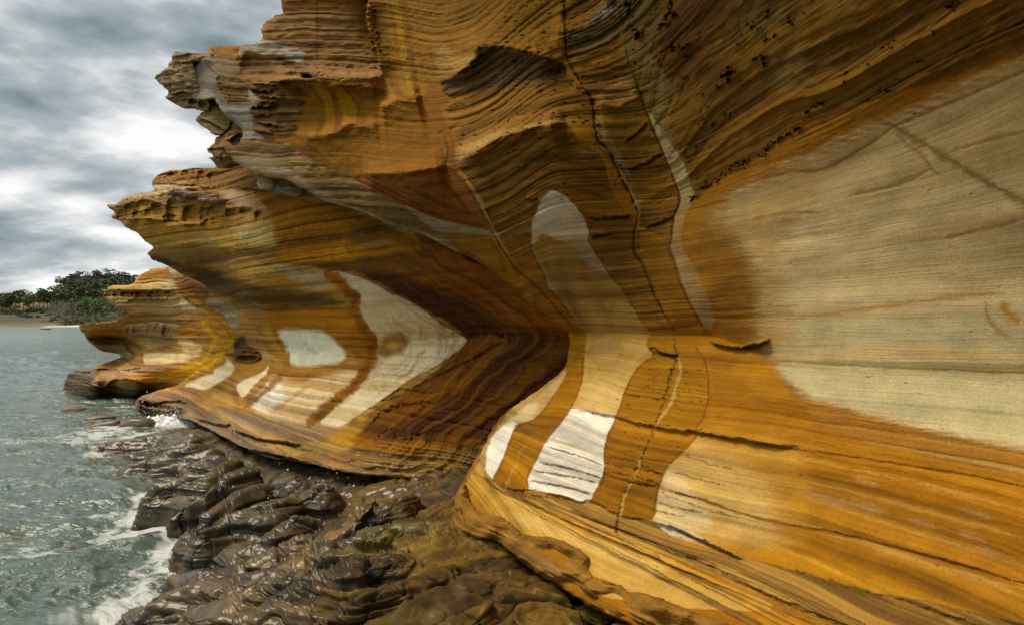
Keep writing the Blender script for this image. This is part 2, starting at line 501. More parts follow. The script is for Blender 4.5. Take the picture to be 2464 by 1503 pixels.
# ================================================================== OVERHANGING CLIFF (near wall and roof)
A_left = (Z(1, (1690, -240), (1690, 0), (1698, 55), (1700, 85), (1660, 90), (1640, 110), (1600, 130), (1572, 180), (1576, 235), (1540, 262)) + Z(13, (1050, 60), (1040, 90), (970, 75), (890, 95), (870, 140), (845, 150), (815, 110), (720, 95),
            (600, 95), (580, 130), (600, 180), (500, 215), (430, 300), (400, 420), (400, 560), (420, 620), (590, 612), (640, 615), (700, 720), (770, 800), (850, 860),
            (920, 935), (900, 1010), (840, 1065), (690, 1078), (800, 1180), (835, 1225), (900, 1262), (1000, 1322), (1080, 1340), (1180, 1388),
            (1350, 1398), (1450, 1470), (1545, 1503)) +
          Z(2, (450, 1210), (600, 1250), (700, 1285), (850, 1350), (1000, 1390), (1100, 1440), (1200, 1490)) +
          [(1150, 630), (1220, 680), (1280, 735), (1330, 775), (1368, 803), (1368, 840), (1358, 885), (1325, 915), (1280, 948), (1222, 987), (1190, 1022),
           (1166, 1070), (1142, 1110), (1118, 1150), (1102, 1182), (1092, 1215), (1098, 1262), (1140, 1285), (1195, 1292), (1250, 1330), (1300, 1370), (1370, 1425), (1450, 1470), (1560, 1520), (1700, 1590), (1750, 1700),
           (2700, 1700), (2700, -95)])
A_spots = [  # image coordinates, each with a depth estimated by eye
    # foot
    (1095, 1210, 3.72), (1130, 1270, 3.5), (1230, 1300, 3.2), (1410, 1365, 2.72), (1600, 1440, 2.4), (1780, 1503, 2.15), (2100, 1503, 1.95), (2464, 1503, 1.72), (2700, 1690, 1.4),
    (1800, 1690, 1.75),
    # lower wall
    (1190, 1020, 4.35), (1165, 1070, 4.1), (1230, 1200, 3.5), (1280, 945, 4.7), (1350, 1100, 3.72), (1365, 880, 4.95), (1690, 1035, 3.2), (1500, 1200, 3.05), (1900, 1250, 2.55), (2100, 1185, 2.42), (2464, 1185, 2.0), (2700, 1185, 1.75),
    (1500, 1000, 3.75), (1480, 900, 4.25), (1850, 1000, 3.0),
    # notch
    (1370, 803, 5.05), (1530, 800, 4.3), (1690, 800, 3.72), (1850, 850, 3.2), (2100, 880, 2.7), (2464, 880, 2.22), (2700, 880, 1.95),
    # overhang
    (1370, 755, 4.95), (1300, 752, 5.15), (1350, 560, 4.5), (1350, 460, 4.3), (1350, 300, 4.35), (1350, 100, 4.7), (1232, 0, 5.1), (1500, 0, 4.2),
    (1640, 480, 4.05), (1600, 650, 4.0), (1690, 720, 3.66), (1560, 250, 4.2), (1700, 200, 3.55), (1700, 0, 3.3), (2000, 0, 2.5), (2464, 0, 1.72), (2464, 60, 1.76), (2464, 300, 1.98), (2000, 300, 2.75),
    (2464, 500, 2.12), (2000, 600, 2.95), (1780, 600, 3.45), (2700, 0, 1.5), (2700, 400, 1.8), (1800, 380, 3.4),
    # roof towards the sea
    (1100, 200, 5.6), (1100, 400, 5.25), (930, 270, 6.3), (900, 100, 6.8), (720, 0, 7.5), (700, -90, 7.6), (650, 90, 7.6), (600, 130, 7.8), (570, 200, 7.9), (540, 160, 8.2), (480, 300, 8.8), (620, 400, 7.6), (560, 360, 8.2),
    (720, 440, 7.0), (840, 505, 6.4), (1000, 560, 5.9), (1100, 605, 5.6), (870, 420, 6.15), (1000, 480, 5.5), (1180, 540, 5.05), (1100, 520, 5.25), (1232, -95, 5.3), (1700, -95, 3.2)]
A = Face(A_left, A_spots, step=2.4, edge=2.2, roll=16)
u, v = A.u, A.v
# the wave-cut notch: a sharp inward fold that fades to the right
vn = 803 + np.clip((u - 1690) / 160, 0, 1) * 45
A.k -= (0.16 * np.exp(-np.abs(v - vn) / 26) * sstep(2050, 1500, u) * sstep(1340, 1400, u)).astype(np.float32)
A.locate()
lev = EYE + (YH - v) / F * 6.2 - .10 * np.sin((u - 700) / 160) + .0006 * (u - 900)
wl_ = sstep(1350, 950, u)
zA = A.Zc * (1 - wl_) + lev * wl_ + .035 * fbm(A.X * .9, A.Yc * .9, A.Zc * 1.3, 3)
A.bed = zA.astype(np.float32)
XA, YA, HA = A.X.copy(), A.Yc.copy(), A.Zc.copy()
nb = fbm(XA * 1.1, YA * 1.1, HA * 3.0, 4)
fine = fbm(XA * 6, YA * 6, HA * 14, 3)

def guide(u, v, lines, s=300.0):
    P, val = [], []
    for g, pts in lines:
        for p in smooth_poly(pts, False, 2): P.append(p); val.append(g)
    return tps_eval(tps_fit(P, val, s, 1e-3), u, v)

swirl = guide(u, v, [
    (0, [(1655, 480), (1750, 440), (1880, 388), (2000, 325), (2200, 220), (2464, 95), (2700, -20)]),
    (1, [(1655, 440), (1720, 378), (1800, 335), (1900, 270), (2000, 235), (2200, 130), (2464, 0)]),
    (2, [(1640, 400), (1690, 330), (1740, 275), (1800, 240), (1900, 175), (2050, 110), (2250, 0)]),
    (3, [(1610, 330), (1650, 270), (1690, 200), (1760, 150), (1850, 100), (2000, 20)]),
    (4, [(1580, 250), (1600, 180), (1640, 100), (1700, 60), (1760, 0)]),
    (5, [(1540, 180), (1550, 100), (1570, 40), (1580, 0)])]) + .22 * nb
colb = guide(u, v, [(0, Z(2, (720, 0), (770, 200), (800, 400), (880, 570))), (1, Z(2, (830, 0), (860, 200), (890, 400), (940, 570))),
                    (2, Z(2, (900, 0), (930, 200), (960, 400), (985, 570))), (3, Z(2, (990, 0), (1010, 200), (1030, 400), (1060, 570)))]) + .12 * nb
ub = guide(u, v, [(0, Z(2, (300, 500), (400, 600), (420, 700), (390, 815))), (1, Z(2, (400, 490), (470, 590), (490, 720), (470, 805))),
                  (2, Z(2, (480, 490), (560, 600), (590, 720), (560, 790))), (3, Z(2, (600, 500), (700, 600), (720, 700), (690, 740)))]) + .1 * nb
archb = guide(u, v, [(0, Z(2, (1260, 980), (1400, 890), (1600, 800), (1900, 740))), (1, Z(2, (1160, 720), (1350, 640), (1600, 560), (1880, 500))),
                     (2, Z(2, (1150, 560), (1300, 470), (1550, 380), (1850, 350))), (-1, Z(2, (1300, 1080), (1500, 960), (1700, 900), (2100, 930))),
                     (-2, Z(2, (1400, 1200), (1700, 1120), (1900, 1120), (2150, 1180)))]) + .1 * nb

prng0 = random.Random(77)
# ---- stain colours
t = sstep(-.4, .5, strata(zA * 9) + .5 * nb)[:, None]
A.col[:] = np.asarray(OCH) * (1 - t) + np.asarray(DOC) * t
P = A.paint
def P(poly, col, *a, **k):
    f_ = .80  # lowers upper paints: brown crust, with the overhang's shade put into the colour
    if k.get('st') is not None: s_ = k['st']; k['st'] = (s_[0], s_[1], tuple(c * f_ for c in s_[2]), s_[3])
    return A.paint(poly, tuple(c * f_ for c in col), *a, **k)
# upper left buttress against the sky
P(Z(13, (1105, -240), (1105, 0), (1040, 90), (870, 140), (900, 400), (1240, 420), (1700, 400), (2310, 390), (2200, 200), (2050, 0), (1950, -240)), (.43, .245, .095), 8, rough=.8,
  st=(zA, 13, (.33, .17, .06), -.1))
P(Z(13, (1500, 160), (1540, 200), (1600, 290), (1900, 330), (2300, 330), (2230, 200), (2050, 120), (1750, 110)), (.45, .25, .10), 12, .9, st=(zA, 10, (.38, .2, .075), 0))
P(Z(13, (1040, 90), (1110, 30), (1300, 75), (1440, 100), (1530, 160), (1510, 220), (1440, 250), (1250, 170), (1120, 130)), (.55, .45, .32), 5, warp=4)
P(Z(13, (870, 140), (920, 90), (1060, 80), (1200, 160), (1080, 170), (960, 130), (900, 230)), (.42, .36, .24), 5)
P(Z(13, (950, 130), (1100, 170), (1230, 260), (1240, 360), (1180, 420), (920, 370), (880, 250)), (.40, .23, .10), 5, st=(zA, 22, (.31, .16, .06), 0))
P(Z(13, (1150, 170), (1300, 190), (1450, 260), (1580, 320), (1440, 320), (1290, 270)), UMB, 6, .8, rough=1)
P(Z(13, (620, 170), (850, 200), (870, 330), (780, 400), (680, 370), (570, 280), (610, 265)), (.38, .26, .14), 5)
# smooth grey hollow behind the hanging block
P(Z(13, (430, 215), (610, 200), (610, 275), (560, 275), (640, 360), (690, 390), (650, 460), (700, 530), (760, 610), (770, 700), (880, 800), (960, 900), (950, 1000), (860, 1070), (700, 760), (600, 620), (380, 600), (380, 300)),
  (.38, .31, .215), 4, rough=.25, st=(zA, 20, (.31, .25, .19), -.1))
P(Z(13, (960, 480), (1060, 600), (1110, 650), (1000, 700), (1020, 780), (1050, 850), (1040, 930), (1130, 1000), (1050, 1055), (880, 1070), (940, 950), (860, 830), (780, 720), (770, 650), (900, 650), (960, 600)),
  (.45, .39, .31), 5, rough=.5, st=(zA, 22, (.30, .22, .13), -.35))
P(Z(13, (680, 380), (800, 400), (950, 440), (960, 620), (780, 640), (690, 520), (660, 460)), (.33, .19, .075), 5, st=(zA, 16, (.24, .13, .05), 0), rough=1)
# strongly bedded left rim
P(Z(13, (960, 430), (1240, 430), (1500, 470), (1560, 600), (1450, 760), (1420, 960), (1200, 960), (1040, 920), (1020, 780), (990, 700), (1090, 620), (1000, 520)), (.37, .20, .07), 8, st=(zA, 16, (.20, .10, .035), 0), rough=1)
# pan with U bands
P(Z(13, (1200, 430), (1590, 420), (1760, 470), (2000, 480), (2340, 520), (2340, 640), (2230, 690), (2310, 820), (2150, 880), (1940, 850), (1820, 940), (1600, 980), (1430, 950), (1440, 800), (1560, 640)), (.40, .19, .035), 8,
  st=(zA, 9, (.33, .15, .028), 0))
P(Z(2, (300, 490), (480, 495), (640, 560), (660, 690), (600, 745), (530, 795), (400, 822), (330, 815), (430, 720), (400, 590)), (.50, .245, .035), 10, .95, st=(ub, 4.2, (.27, .12, .022), 0), warp=5)
# column of vertical bands
P(Z(2, (720, -200), (960, -200), (1010, 150), (1000, 350), (1060, 480), (1050, 575), (980, 605), (930, 575), (830, 605), (815, 470), (780, 430), (745, 260), (700, 130)), (.40, .20, .035), 7, rough=.5,
  st=(colb, 2.8, (.29, .135, .028), .05))
P(Z(2, (840, -60), (930, -60), (960, 200), (985, 400), (1030, 570), (960, 590), (900, 400), (860, 200)), (.52, .27, .04), 9, .6, st=(colb, 5.5, (.29, .13, .02), .05), warp=4)
# bright upper face
P(Z(2, (1040, -200), (2200, -200), (1900, 180), (1880, 360), (1780, 345), (1600, 290), (1370, 275), (1350, 350), (1300, 395), (1140, 490), (1060, 480), (1000, 300)), (.43, .215, .042), 8, rough=.6,
  st=(zA, 8, (.34, .165, .034), .0))
P(Z(2, (1130, 280), (1280, 330), (1360, 290), (1350, 350), (1300, 395), (1160, 470), (1120, 430)), (.50, .29, .09), 8, .8)
# dark bedded pan under the first lip
P(Z(2, (1380, 280), (1600, 295), (1790, 350), (1880, 380), (1900, 480), (1700, 530), (1450, 560), (1300, 640), (1180, 570), (1150, 500), (1240, 450), (1310, 400), (1365, 350)), (.25, .155, .06), 4, rough=1,
  st=(archb, 9, (.16, .09, .035), 0))
P(Z(2, (1200, 600), (1450, 540), (1900, 470), (2000, 640), (1900, 720), (1600, 780), (1400, 830), (1290, 880), (1230, 800)), (.39, .19, .04), 8, rough=.8, st=(archb, 10, (.24, .115, .026), 0))
P(Z(2, (1240, 970), (1230, 900), (1290, 870), (1400, 815), (1600, 765), (1900, 705), (1910, 740), (1700, 768), (1500, 830), (1400, 890), (1300, 958)), (.56, .35, .12), 6, .85)  # lit strip above the second lip, light painted into the colour
# dark arrow pan and the mid pan
P(Z(2, (270, 815), (420, 820), (540, 790), (600, 740), (700, 752), (790, 722), (825, 720), (770, 640), (830, 635), (900, 608), (1030, 580), (1120, 640), (1200, 760), (1230, 850), (1220, 950), (1190, 990), (1000, 1020), (850, 1045),
    (680, 1040), (620, 1085), (480, 1005), (350, 900)), (.32, .145, .024), 3, st=(zA, 10, (.25, .105, .018), .05), rough=.3)
P(Z(2, (270, 815), (420, 822), (440, 850), (520, 930), (640, 1040), (620, 1085), (480, 1005), (350, 900)), (.46, .215, .03), 6, .8, st=('sd', .12, (.27, .115, .018), 0))
P(Z(2, (1040, 585), (1120, 640), (1200, 760), (1232, 850), (1222, 950), (1190, 985), (1170, 900), (1150, 780), (1090, 690)), (.46, .215, .03), 6, .85, st=('sd', .14, (.25, .11, .02), 0))
P(Z(2, (670, 1045), (800, 1045), (1000, 1030), (1150, 1000), (1210, 1010), (1300, 1100), (1390, 1220), (1450, 1350), (1380, 1372), (1200, 1350), (1000, 1260), (780, 1150), (640, 1090)), (.23, .085, .017), 3, rough=.3,
  st=('sd', .16, (.155, .055, .013), 0), wf=(60, 40))
P(Z(2, (600, 1080), (700, 1110), (900, 1215), (1100, 1300), (1250, 1345), (1380, 1365), (1440, 1340), (1350, 1340), (1150, 1290), (950, 1190), (760, 1095), (680, 1050)), (.36, .135, .022), 6, .9, st=('sd', .3, (.16, .05, .012), 0), warp=2)
# grey-olive sloping band with its pale arris
P(Z(2, (-150, 850), (50, 840), (200, 855), (330, 940), (480, 1010), (600, 1065), (740, 1150), (900, 1230), (1080, 1310), (1200, 1352), (1430, 1372), (1480, 1400), (1400, 1420), (1180, 1405), (1260, 1500), (1200, 1500),
    (1000, 1400), (850, 1360), (600, 1260), (450, 1220), (330, 1160), (230, 1085), (100, 1055), (-60, 1020)), (.41, .265, .105), 5, rough=.9, st=(zA, 20, (.24, .14, .048), 0))
P(Z(2, (-130, 1000), (-60, 950), (100, 930), (200, 990), (300, 1060), (430, 1150), (560, 1220), (450, 1215), (330, 1160), (230, 1085), (100, 1060), (0, 1040)), (.39, .30, .175), 7, .8, rough=.5)
A.line(Z(2, (330, 1150), (450, 1206), (600, 1246), (700, 1281), (850, 1345), (1000, 1386), (1100, 1435)) + [(1090, 600), (1130, 622)], (.38, .30, .185), 4, .8, 1.5)
P(Z(2, (930, 1230), (1130, 1320), (1400, 1375), (1480, 1390), (1430, 1410), (1180, 1395), (1060, 1350)), (.45, .36, .21), 4, .8)
P(Z(2, (1190, 1410), (1420, 1415), (1470, 1450), (1550, 1600), (1500, 1640), (1330, 1560), (1230, 1480)), (.35, .165, .03), 4, st=('sd', .16, (.27, .12, .026), 0))
A.line(Z(2, (1250, 985), (1300, 1060), (1370, 1180), (1420, 1290), (1470, 1380), (1500, 1450), (1560, 1530)), (.40, .27, .115), 5, .6, 4, dig=.012)
# broad column round the pale window
P(Z(2, (1260, 980), (1400, 892), (1500, 832), (1700, 770), (1900, 742), (1980, 880), (2100, 930), (2200, 1200)) + [(1540, 560), (1560, 650), (1620, 790), (1400, 790), (1330, 740), (1250, 640)] +
  Z(2, (1560, 1530), (1470, 1370), (1380, 1180)), (.35, .175, .036), 3, rough=.95, st=(archb, 9, (.25, .115, .026), 0))
P(Z(2, (1900, 730), (1990, 720), (2060, 830), (2120, 930)) + [(1500, 430), (1480, 430), (1440, 370), (1400, 340)], (.43, .21, .03), 7, .7)
P(Z(12, (640, 640), (800, 600), (830, 640), (890, 740), (920, 840), (970, 890), (1060, 1000), (1140, 1110), (1210, 1185), (1100, 1190), (900, 1050), (760, 830)), (.36, .165, .027), 3, .9, rough=.5, st=(zA, 14, (.28, .12, .022), 0))
# window
win = Z(12, (945, 112), (1010, 128), (1080, 170), (1150, 250), (1200, 330), (1235, 420), (1228, 480), (1260, 550), (1320, 640), (1380, 740), (1450, 830), (1510, 905)) + [(1540, 770), (1562, 800), (1500, 802), (1412, 802)] + \
      Z(12, (1210, 1185), (1140, 1110), (1060, 1000), (970, 890), (920, 840), (890, 740), (830, 640), (792, 540), (800, 440), (795, 350), (830, 290), (865, 190))
P(win, (.46, .28, .085), 2.2, rough=.5, st=(zA, 12, (.33, .185, .05), 0), warp=2.5)
P(Z(12, (945, 112), (1080, 170), (1150, 250), (1200, 330), (1238, 420), (1228, 478), (1150, 500), (1050, 470), (880, 430), (800, 470), (795, 350), (830, 290), (865, 190)), (.70, .59, .42), 2.2, warp=2.5, st=(zA, 15, (.60, .49, .335), -.15))
P(Z(12, (800, 430), (860, 420), (960, 440), (1100, 480), (1230, 470), (1230, 490), (1080, 500), (1000, 490), (880, 445), (800, 540)), (.70, .56, .34), 4, .8)
P(Z(12, (1080, 500), (1230, 480), (1262, 550), (1320, 640), (1385, 745), (1320, 720), (1240, 680), (1150, 580)), (.44, .35, .22), 8, .8)
P(Z(12, (795, 540), (835, 580), (930, 760), (1000, 880), (960, 880), (890, 740), (830, 640)), (.42, .33, .2), 7, .7)
for pts, a in (((1000, 640), (1050, 800), (1130, 1000), (1230, 1180)), .5), (((1160, 650), (1250, 800), (1330, 960), (1420, 1180)), .35), (((900, 650), (980, 780), (1080, 960), (1190, 1130)), .45):
    A.line(Z(12, *pts), UMB, 14, a, 6, soft=1)
# proud band right of the crack
P(Z(3, (240, -100), (540, -100), (560, 100), (590, 290), (640, 440), (700, 580), (750, 740), (820, 900), (860, 1000), (930, 1190), (890, 1310), (885, 1400), (865, 1503)) + [(1612, 600), (1640, 690), (1692, 788), (1625, 795), (1560, 650), (1540, 560)] +
  Z(3, (690, 1300), (650, 1150), (560, 1000), (440, 850), (410, 650), (250, 320)), (.39, .195, .038), 2.5, rough=.95, st=(zA, 12, (.25, .12, .026), 0))
P(Z(3, (250, 200), (350, 160), (540, 40), (570, 150), (540, 230), (400, 290), (280, 300)), (.36, .26, .12), 5, .9, rough=1, st=(zA, 18, (.2, .13, .05), 0))
P(Z(3, (400, 110), (470, 40), (540, -20), (560, 60), (480, 110)), (.40, .32, .24), 7, .9)
P(Z(3, (400, 560), (480, 540), (650, 440), (700, 570), (560, 610), (450, 625)), (.50, .29, .085), 6, .8, rough=1)
P(Z(3, (430, 680), (480, 760), (560, 900), (640, 1060), (690, 1250), (680, 1300), (640, 1160), (560, 1010), (500, 900), (430, 760)), (.44, .31, .14), 5, .75)
P([(1540, 560), (1610, 580), (1640, 690), (1692, 788), (1625, 795), (1560, 650)], (.34, .155, .026), 4, .9, st=(zA, 16, (.25, .11, .02), 0), rough=.5)
# pale strip right of the band
P(Z(3, (600, 290), (650, 440), (700, 580), (755, 740), (825, 900), (865, 1005), (935, 1190), (900, 1300), (890, 1400), (865, 1503)) + [(1625, 620), (1650, 700), (1700, 790)] + [(1720, 760), (1690, 680), (1650, 610)] +
  Z(3, (940, 1440), (960, 1300), (1000, 1240), (1022, 1160), (965, 1000), (885, 870), (805, 740), (725, 640), (665, 470)), (.46, .35, .175), 3, warp=2, rough=.3)
P(Z(3, (575, 230), (700, 240), (860, 450), (905, 600), (870, 700), (885, 800), (965, 960), (1010, 1100), (950, 950), (880, 866), (800, 740), (710, 600), (640, 430)), (.24, .165, .05), 7, .95, rough=.6)
# dark roof with swirling bands
P(Z(3, (530, -200), (3600, -260), (3600, 100), (1804, 690), (1600, 800), (1400, 950), (1100, 1120), (1025, 1190), (975, 1000), (885, 800), (875, 700), (930, 560), (840, 450), (700, 250), (600, 180), (560, 60)), (.27, .135, .027), 6, rough=.9,
  st=(swirl, 3.1, (.15, .07, .016), 0), warp=5)
P(Z(3, (540, -100), (760, -100), (820, 200), (760, 330), (680, 240), (590, 200)), (.19, .125, .04), 14, .8, rough=1)
P(Z(3, (830, 60), (1000, -60), (1150, 0), (1080, 250), (1100, 430), (1020, 480), (920, 350), (840, 260)), (.13, .05, .012), 24, .75)
P(Z(3, (1100, 420), (1250, 370), (1300, 450), (1180, 560), (1080, 620)), (.13, .052, .013), 16, .7)
P(Z(3, (1250, -100), (1550, -100), (1560, 100), (1420, 220), (1300, 150)), (.17, .12, .035), 22, .6)
P(Z(3, (1480, 330), (1620, 260), (1700, 420), (1600, 560), (1480, 500)), (.22, .155, .045), 20, .55)
# pale right wall
pale = [(1690, 560), (1760, 475), (1880, 408), (2000, 350), (2150, 285), (2300, 215), (2464, 140), (2800, -20), (2800, 1160), (2464, 1085), (2250, 1040), (2080, 1000), (1960, 965), (1890, 915), (1845, 868), (1822, 800), (1815, 700), (1795, 620), (1740, 570)]
P(pale, (.74, .58, .315), 26, warp=20, wf=(60, 9), rough=.10, st=(zA, 6, (.65, .495, .25), 0), wet=0)
P([(1690, 560), (1760, 475), (1880, 408), (2000, 350), (2120, 300), (2060, 400), (1900, 470), (1800, 560), (1800, 640)], (.43, .33, .17), 26, .6, st=(zA, 7, (.34, .22, .085), 0))
P([(1790, 520), (1880, 450), (1960, 430), (1900, 560), (1880, 700), (1900, 830), (1840, 860), (1815, 780), (1800, 640)], (.50, .31, .11), 40, .6, warp=24, wf=(70, 8))
P([(1850, 880), (2000, 875), (2200, 885), (2464, 905), (2800, 920), (2800, 1140), (2464, 1072), (2250, 1030), (2090, 990), (1960, 950), (1890, 905)], (.72, .62, .34), 13, .95, warp=5, wf=(80, 16))
P([(1870, 860), (1930, 780), (2050, 765), (2464, 745), (2800, 730), (2800, 860), (2464, 845), (2100, 835)], (.52, .46, .26), 14, .7, warp=5, wf=(90, 12), st=(zA, 12, (.38, .34, .2), -.1))
P([(1850, 866), (1950, 866), (2150, 868), (2464, 872), (2800, 875), (2800, 915), (2464, 900), (2150, 886), (1950, 874)], (.33, .225, .06), 5, .9, warp=4, wf=(90, 9), st=(zA, 35, (.42, .36, .17), -.1))
A.line([(1880, 952), (2000, 962), (2200, 975), (2464, 998), (2700, 1020)], (.36, .34, .2), 4, .7, 2, soft=1)
A.line([(1900, 768), (2100, 740), (2330, 712), (2420, 705)], (.40, .22, .05), 5, .7, 2, soft=1)
for p, c in ((Z(4, (-120, 1150), (0, 1100), (250, 1035), (450, 1020), (700, 880), (850, 775), (1000, 705), (1300, 580), (1647, 430), (2000, 290)), .75), (Z(4, (-200, 1060), (0, 1010), (250, 940), (400, 885), (560, 770), (700, 665), (830, 590), (1000, 470), (1300, 330), (1647, 200)), .8),
             (Z(4, (1150, 1440), (1400, 1380), (1647, 1320)), .5), (Z(4, (1190, 925), (1350, 870), (1647, 790)), .4), (Z(4, (600, 1180), (900, 1110), (1100, 1010)), .25), (Z(4, (0, 1330), (180, 1290), (420, 1280)), .5)):
    A.line(p, (.25, .115, .022), 4.5, c, 2, soft=1, dig=.004)
A.line(Z(4, (220, 400), (360, 490), (520, 585), (700, 690), (880, 770), (1080, 890), (1250, 990), (1450, 1110), (1647, 1215), (1900, 1350)), (.20, .125, .028), 9, .8, 4, soft=1, wvar=.7)
A.line(Z(4, (870, 800), (960, 880), (1040, 940), (1090, 1020), (1180, 1060)), (.24, .15, .04), 5, .6, 3, soft=1)
A.line(Z(4, (780, 620), (830, 700), (890, 730)), (.24, .15, .04), 5, .5, 3, soft=1)
A.line(Z(8, (1440, 10), (1450, 80), (1500, 150), (1560, 170)), (.32, .17, .03), 6, .7, 4, soft=1)
A.line(Z(8, (1520, 5), (1540, 60), (1600, 110)), (.36, .17, .02), 10, .8, 4, soft=1)
# brown curtain left of the pale wall
P([(1660, 500), (1740, 520), (1790, 620), (1812, 700), (1820, 800), (1850, 860), (1870, 950), (1780, 900), (1700, 800), (1660, 700), (1620, 600), (1620, 540)], (.36, .18, .034), 52, .8, warp=22, wf=(60, 8), st=(zA, 9, (.24, .11, .022), 0), rough=.5)
P([(1690, 560), (1760, 580), (1800, 660), (1812, 790), (1770, 790), (1730, 700)], (.24, .11, .022), 48, .6, warp=22, wf=(50, 8))
P = A.paint
for k_ in range(26):
    y_ = 520 + k_ * 14 + prng0.uniform(-5, 5); x_ = prng0.uniform(1745, 1830); l_ = prng0.uniform(70, 260); sl = (y_ - 790) / 1250.0
    A.line([(x_, y_), (x_ + l_ * .5, y_ + sl * l_ * .5 + prng0.uniform(-2, 2)), (x_ + l_, y_ + sl * l_)], (.34, .185, .05), prng0.uniform(2, 6), prng0.uniform(.25, .6), 4, soft=1, wf=(40, 10), taper=.5)
for k_ in range(16):
    x_ = prng0.uniform(1950, 2380); y_ = prng0.uniform(330, 850); l_ = prng0.uniform(120, 420); sl = (y_ - 790) / 1050.0
    A.line([(x_, y_), (x_ + l_ * .5, y_ + sl * l_ * .5), (x_ + l_, y_ + sl * l_)], ((.42, .28, .11), (.50, .40, .24), (.44, .30, .15))[k_ % 3], prng0.uniform(2, 5), prng0.uniform(.2, .5), 4, soft=1, wf=(60, 10), taper=.5)
P = A.paint
# wall below the notch
low = [(1680, 800), (1840, 860), (1880, 930), (1960, 975), (2100, 1015), (2300, 1060), (2464, 1095), (2800, 1170), (2800, 1700), (1600, 1700), (1500, 1480), (1400, 1350), (1560, 1240), (1640, 1060), (1700, 1000), (1690, 880)]
P(low, (.40, .185, .030), 14, warp=7, wf=(70, 14), st=(zA, 7, (.30, .125, .017), -.05), rough=.55)
P(low, (.27, .115, .016), 14, .62, warp=7, wf=(70, 14), st=(zA + .01 * fine, 26, (.40, .19, .035), .12))
for a_, b_, c_, w_, m_ in (((1700, 1075), (2050, 1165), (2464, 1270), 7, .5), ((1750, 1120), (2100, 1230), (2464, 1340), 5, .5), ((1850, 1220), (2150, 1310), (2464, 1410), 9, .55), ((1700, 1230), (2050, 1370), (2464, 1500), 6, .5), ((1800, 1060), (2150, 1130), (2464, 1205), 5, .45), ((2000, 1260), (2250, 1340), (2464, 1395), 4, .5), ((1750, 1310), (2050, 1430), (2300, 1510), 6, .5)):
    A.line([a_, b_, c_], (.20, .085, .015), w_, m_, 4, soft=1, wf=(60, 10))
    A.line([(a_[0] + 30, a_[1] + 22), (b_[0], b_[1] + 18), (c_[0], c_[1] + 22)], (.56, .33, .10), w_ * .7, m_, 5, soft=1, wf=(50, 10))
P([(1930, 960), (2090, 1000), (2250, 1045), (2464, 1088), (2800, 1165), (2800, 1215), (2464, 1140), (2200, 1085), (2000, 1035)], (.46, .29, .10), 9, .9, warp=8, wf=(60, 8), st=(zA, 28, (.36, .17, .04), 0), rough=.8)
P([(1760, 880), (1850, 870), (1900, 950), (1850, 960), (1800, 930)], (.47, .23, .04), 10, .6)
P(Z(7, (1490, 715), (1700, 760), (2050, 830), (2050, 1300), (1700, 1200), (1300, 960), (1430, 800)), (.55, .34, .10), 34, .8, warp=10, st=(zA, 13, (.45, .24, .05), 0))
P(Z(7, (1240, 1190), (1262, 1090), (1300, 960), (1345, 895), (1450, 785), (1620, 850), (1800, 950), (1900, 1080), (1900, 1300), (1750, 1330), (1550, 1310), (1330, 1270), (1262, 1225)), (.62, .42, .16), 44, .85, warp=12, wf=(40, 14), st=(zA, 18, (.56, .38, .14), -.1), rough=.6)
P(Z(7, (1238, 1190), (1255, 1090), (1300, 965), (1340, 910), (1400, 960), (1450, 1050), (1560, 1180), (1500, 1250), (1380, 1265), (1300, 1240)), (.70, .56, .31), 20, .8, warp=8, st=(zA, 22, (.62, .46, .22), -.25))
P(Z(7, (1262, 1215), (1330, 1215), (1500, 1290), (1620, 1370), (1560, 1345), (1420, 1300), (1300, 1265)), (.66, .58, .42), 3, .9)
P(Z(8, (60, 1130), (250, 1130), (560, 1180), (900, 1260), (1250, 1390), (1615, 1500), (1000, 1500), (500, 1330)), (.50, .26, .04), 26, .6, st=(zA, 20, (.42, .19, .025), 0))
for c, r in (((720, 920), (120, 18)), ((900, 960), (90, 16)), ((880, 835), (60, 9)), ((1140, 1030), (60, 9)), ((1370, 1090), (60, 10)), ((1450, 1165), (60, 14)), ((1120, 1430), (110, 20)), ((1400, 990), (80, 9))):
    x, y = Z(8, c)[0]; a, b = r[0] * .52, r[1] * .52
    P([(x - a, y - b * .8 - a * .22), (x, y - b * 1.2), (x + a, y + a * .26), (x, y + b * 1.1)], (.47, .29, .14), 8, .55, warp=7, wf=(14, 5))
# notch strip
P([(1412, 803), (1560, 800), (1560, 830), (1520, 880), (1470, 900), (1405, 880)], (.50, .30, .095), 6, st=(zA, 16, (.38, .2, .05), 0))
# middle panel: cream above the ledge line, white below
P(Z(7, (870, 180), (1250, 170), (1230, 240), (1245, 300), (1150, 380), (1090, 500), (1055, 630), (800, 592), (840, 470), (865, 370), (870, 280)), (.56, .365, .12), 2.2, warp=1.5, st=(zA, 15, (.45, .26, .07), 0), rough=.5)
P(Z(7, (845, 560), (900, 440), (1090, 480), (1060, 600), (1050, 630), (800, 592)), (.62, .43, .18), 12, .8)
for rr, cc, a in ((95, (.40, .22, .06), .5), (70, (.47, .3, .11), .6), (40, (.42, .26, .09), .4)):
    x, y = Z(7, (985, 270))[0]
    P([(x + rr * .44 * math.cos(q * .7), y + rr * .55 * math.sin(q * .7)) for q in range(9)], cc, 6, a, warp=4)
P(Z(7, (800, 592), (930, 610), (1050, 632), (1010, 700), (980, 800), (985, 900), (950, 1000), (912, 1085), (850, 1098), (780, 1070), (700, 1055), (600, 1045), (562, 1020), (567, 950), (600, 880), (650, 770), (720, 660)), WHT, 1.8, warp=1.5,
  st=(zA, 16, (.68, .62, .5), -.25), rough=.7)
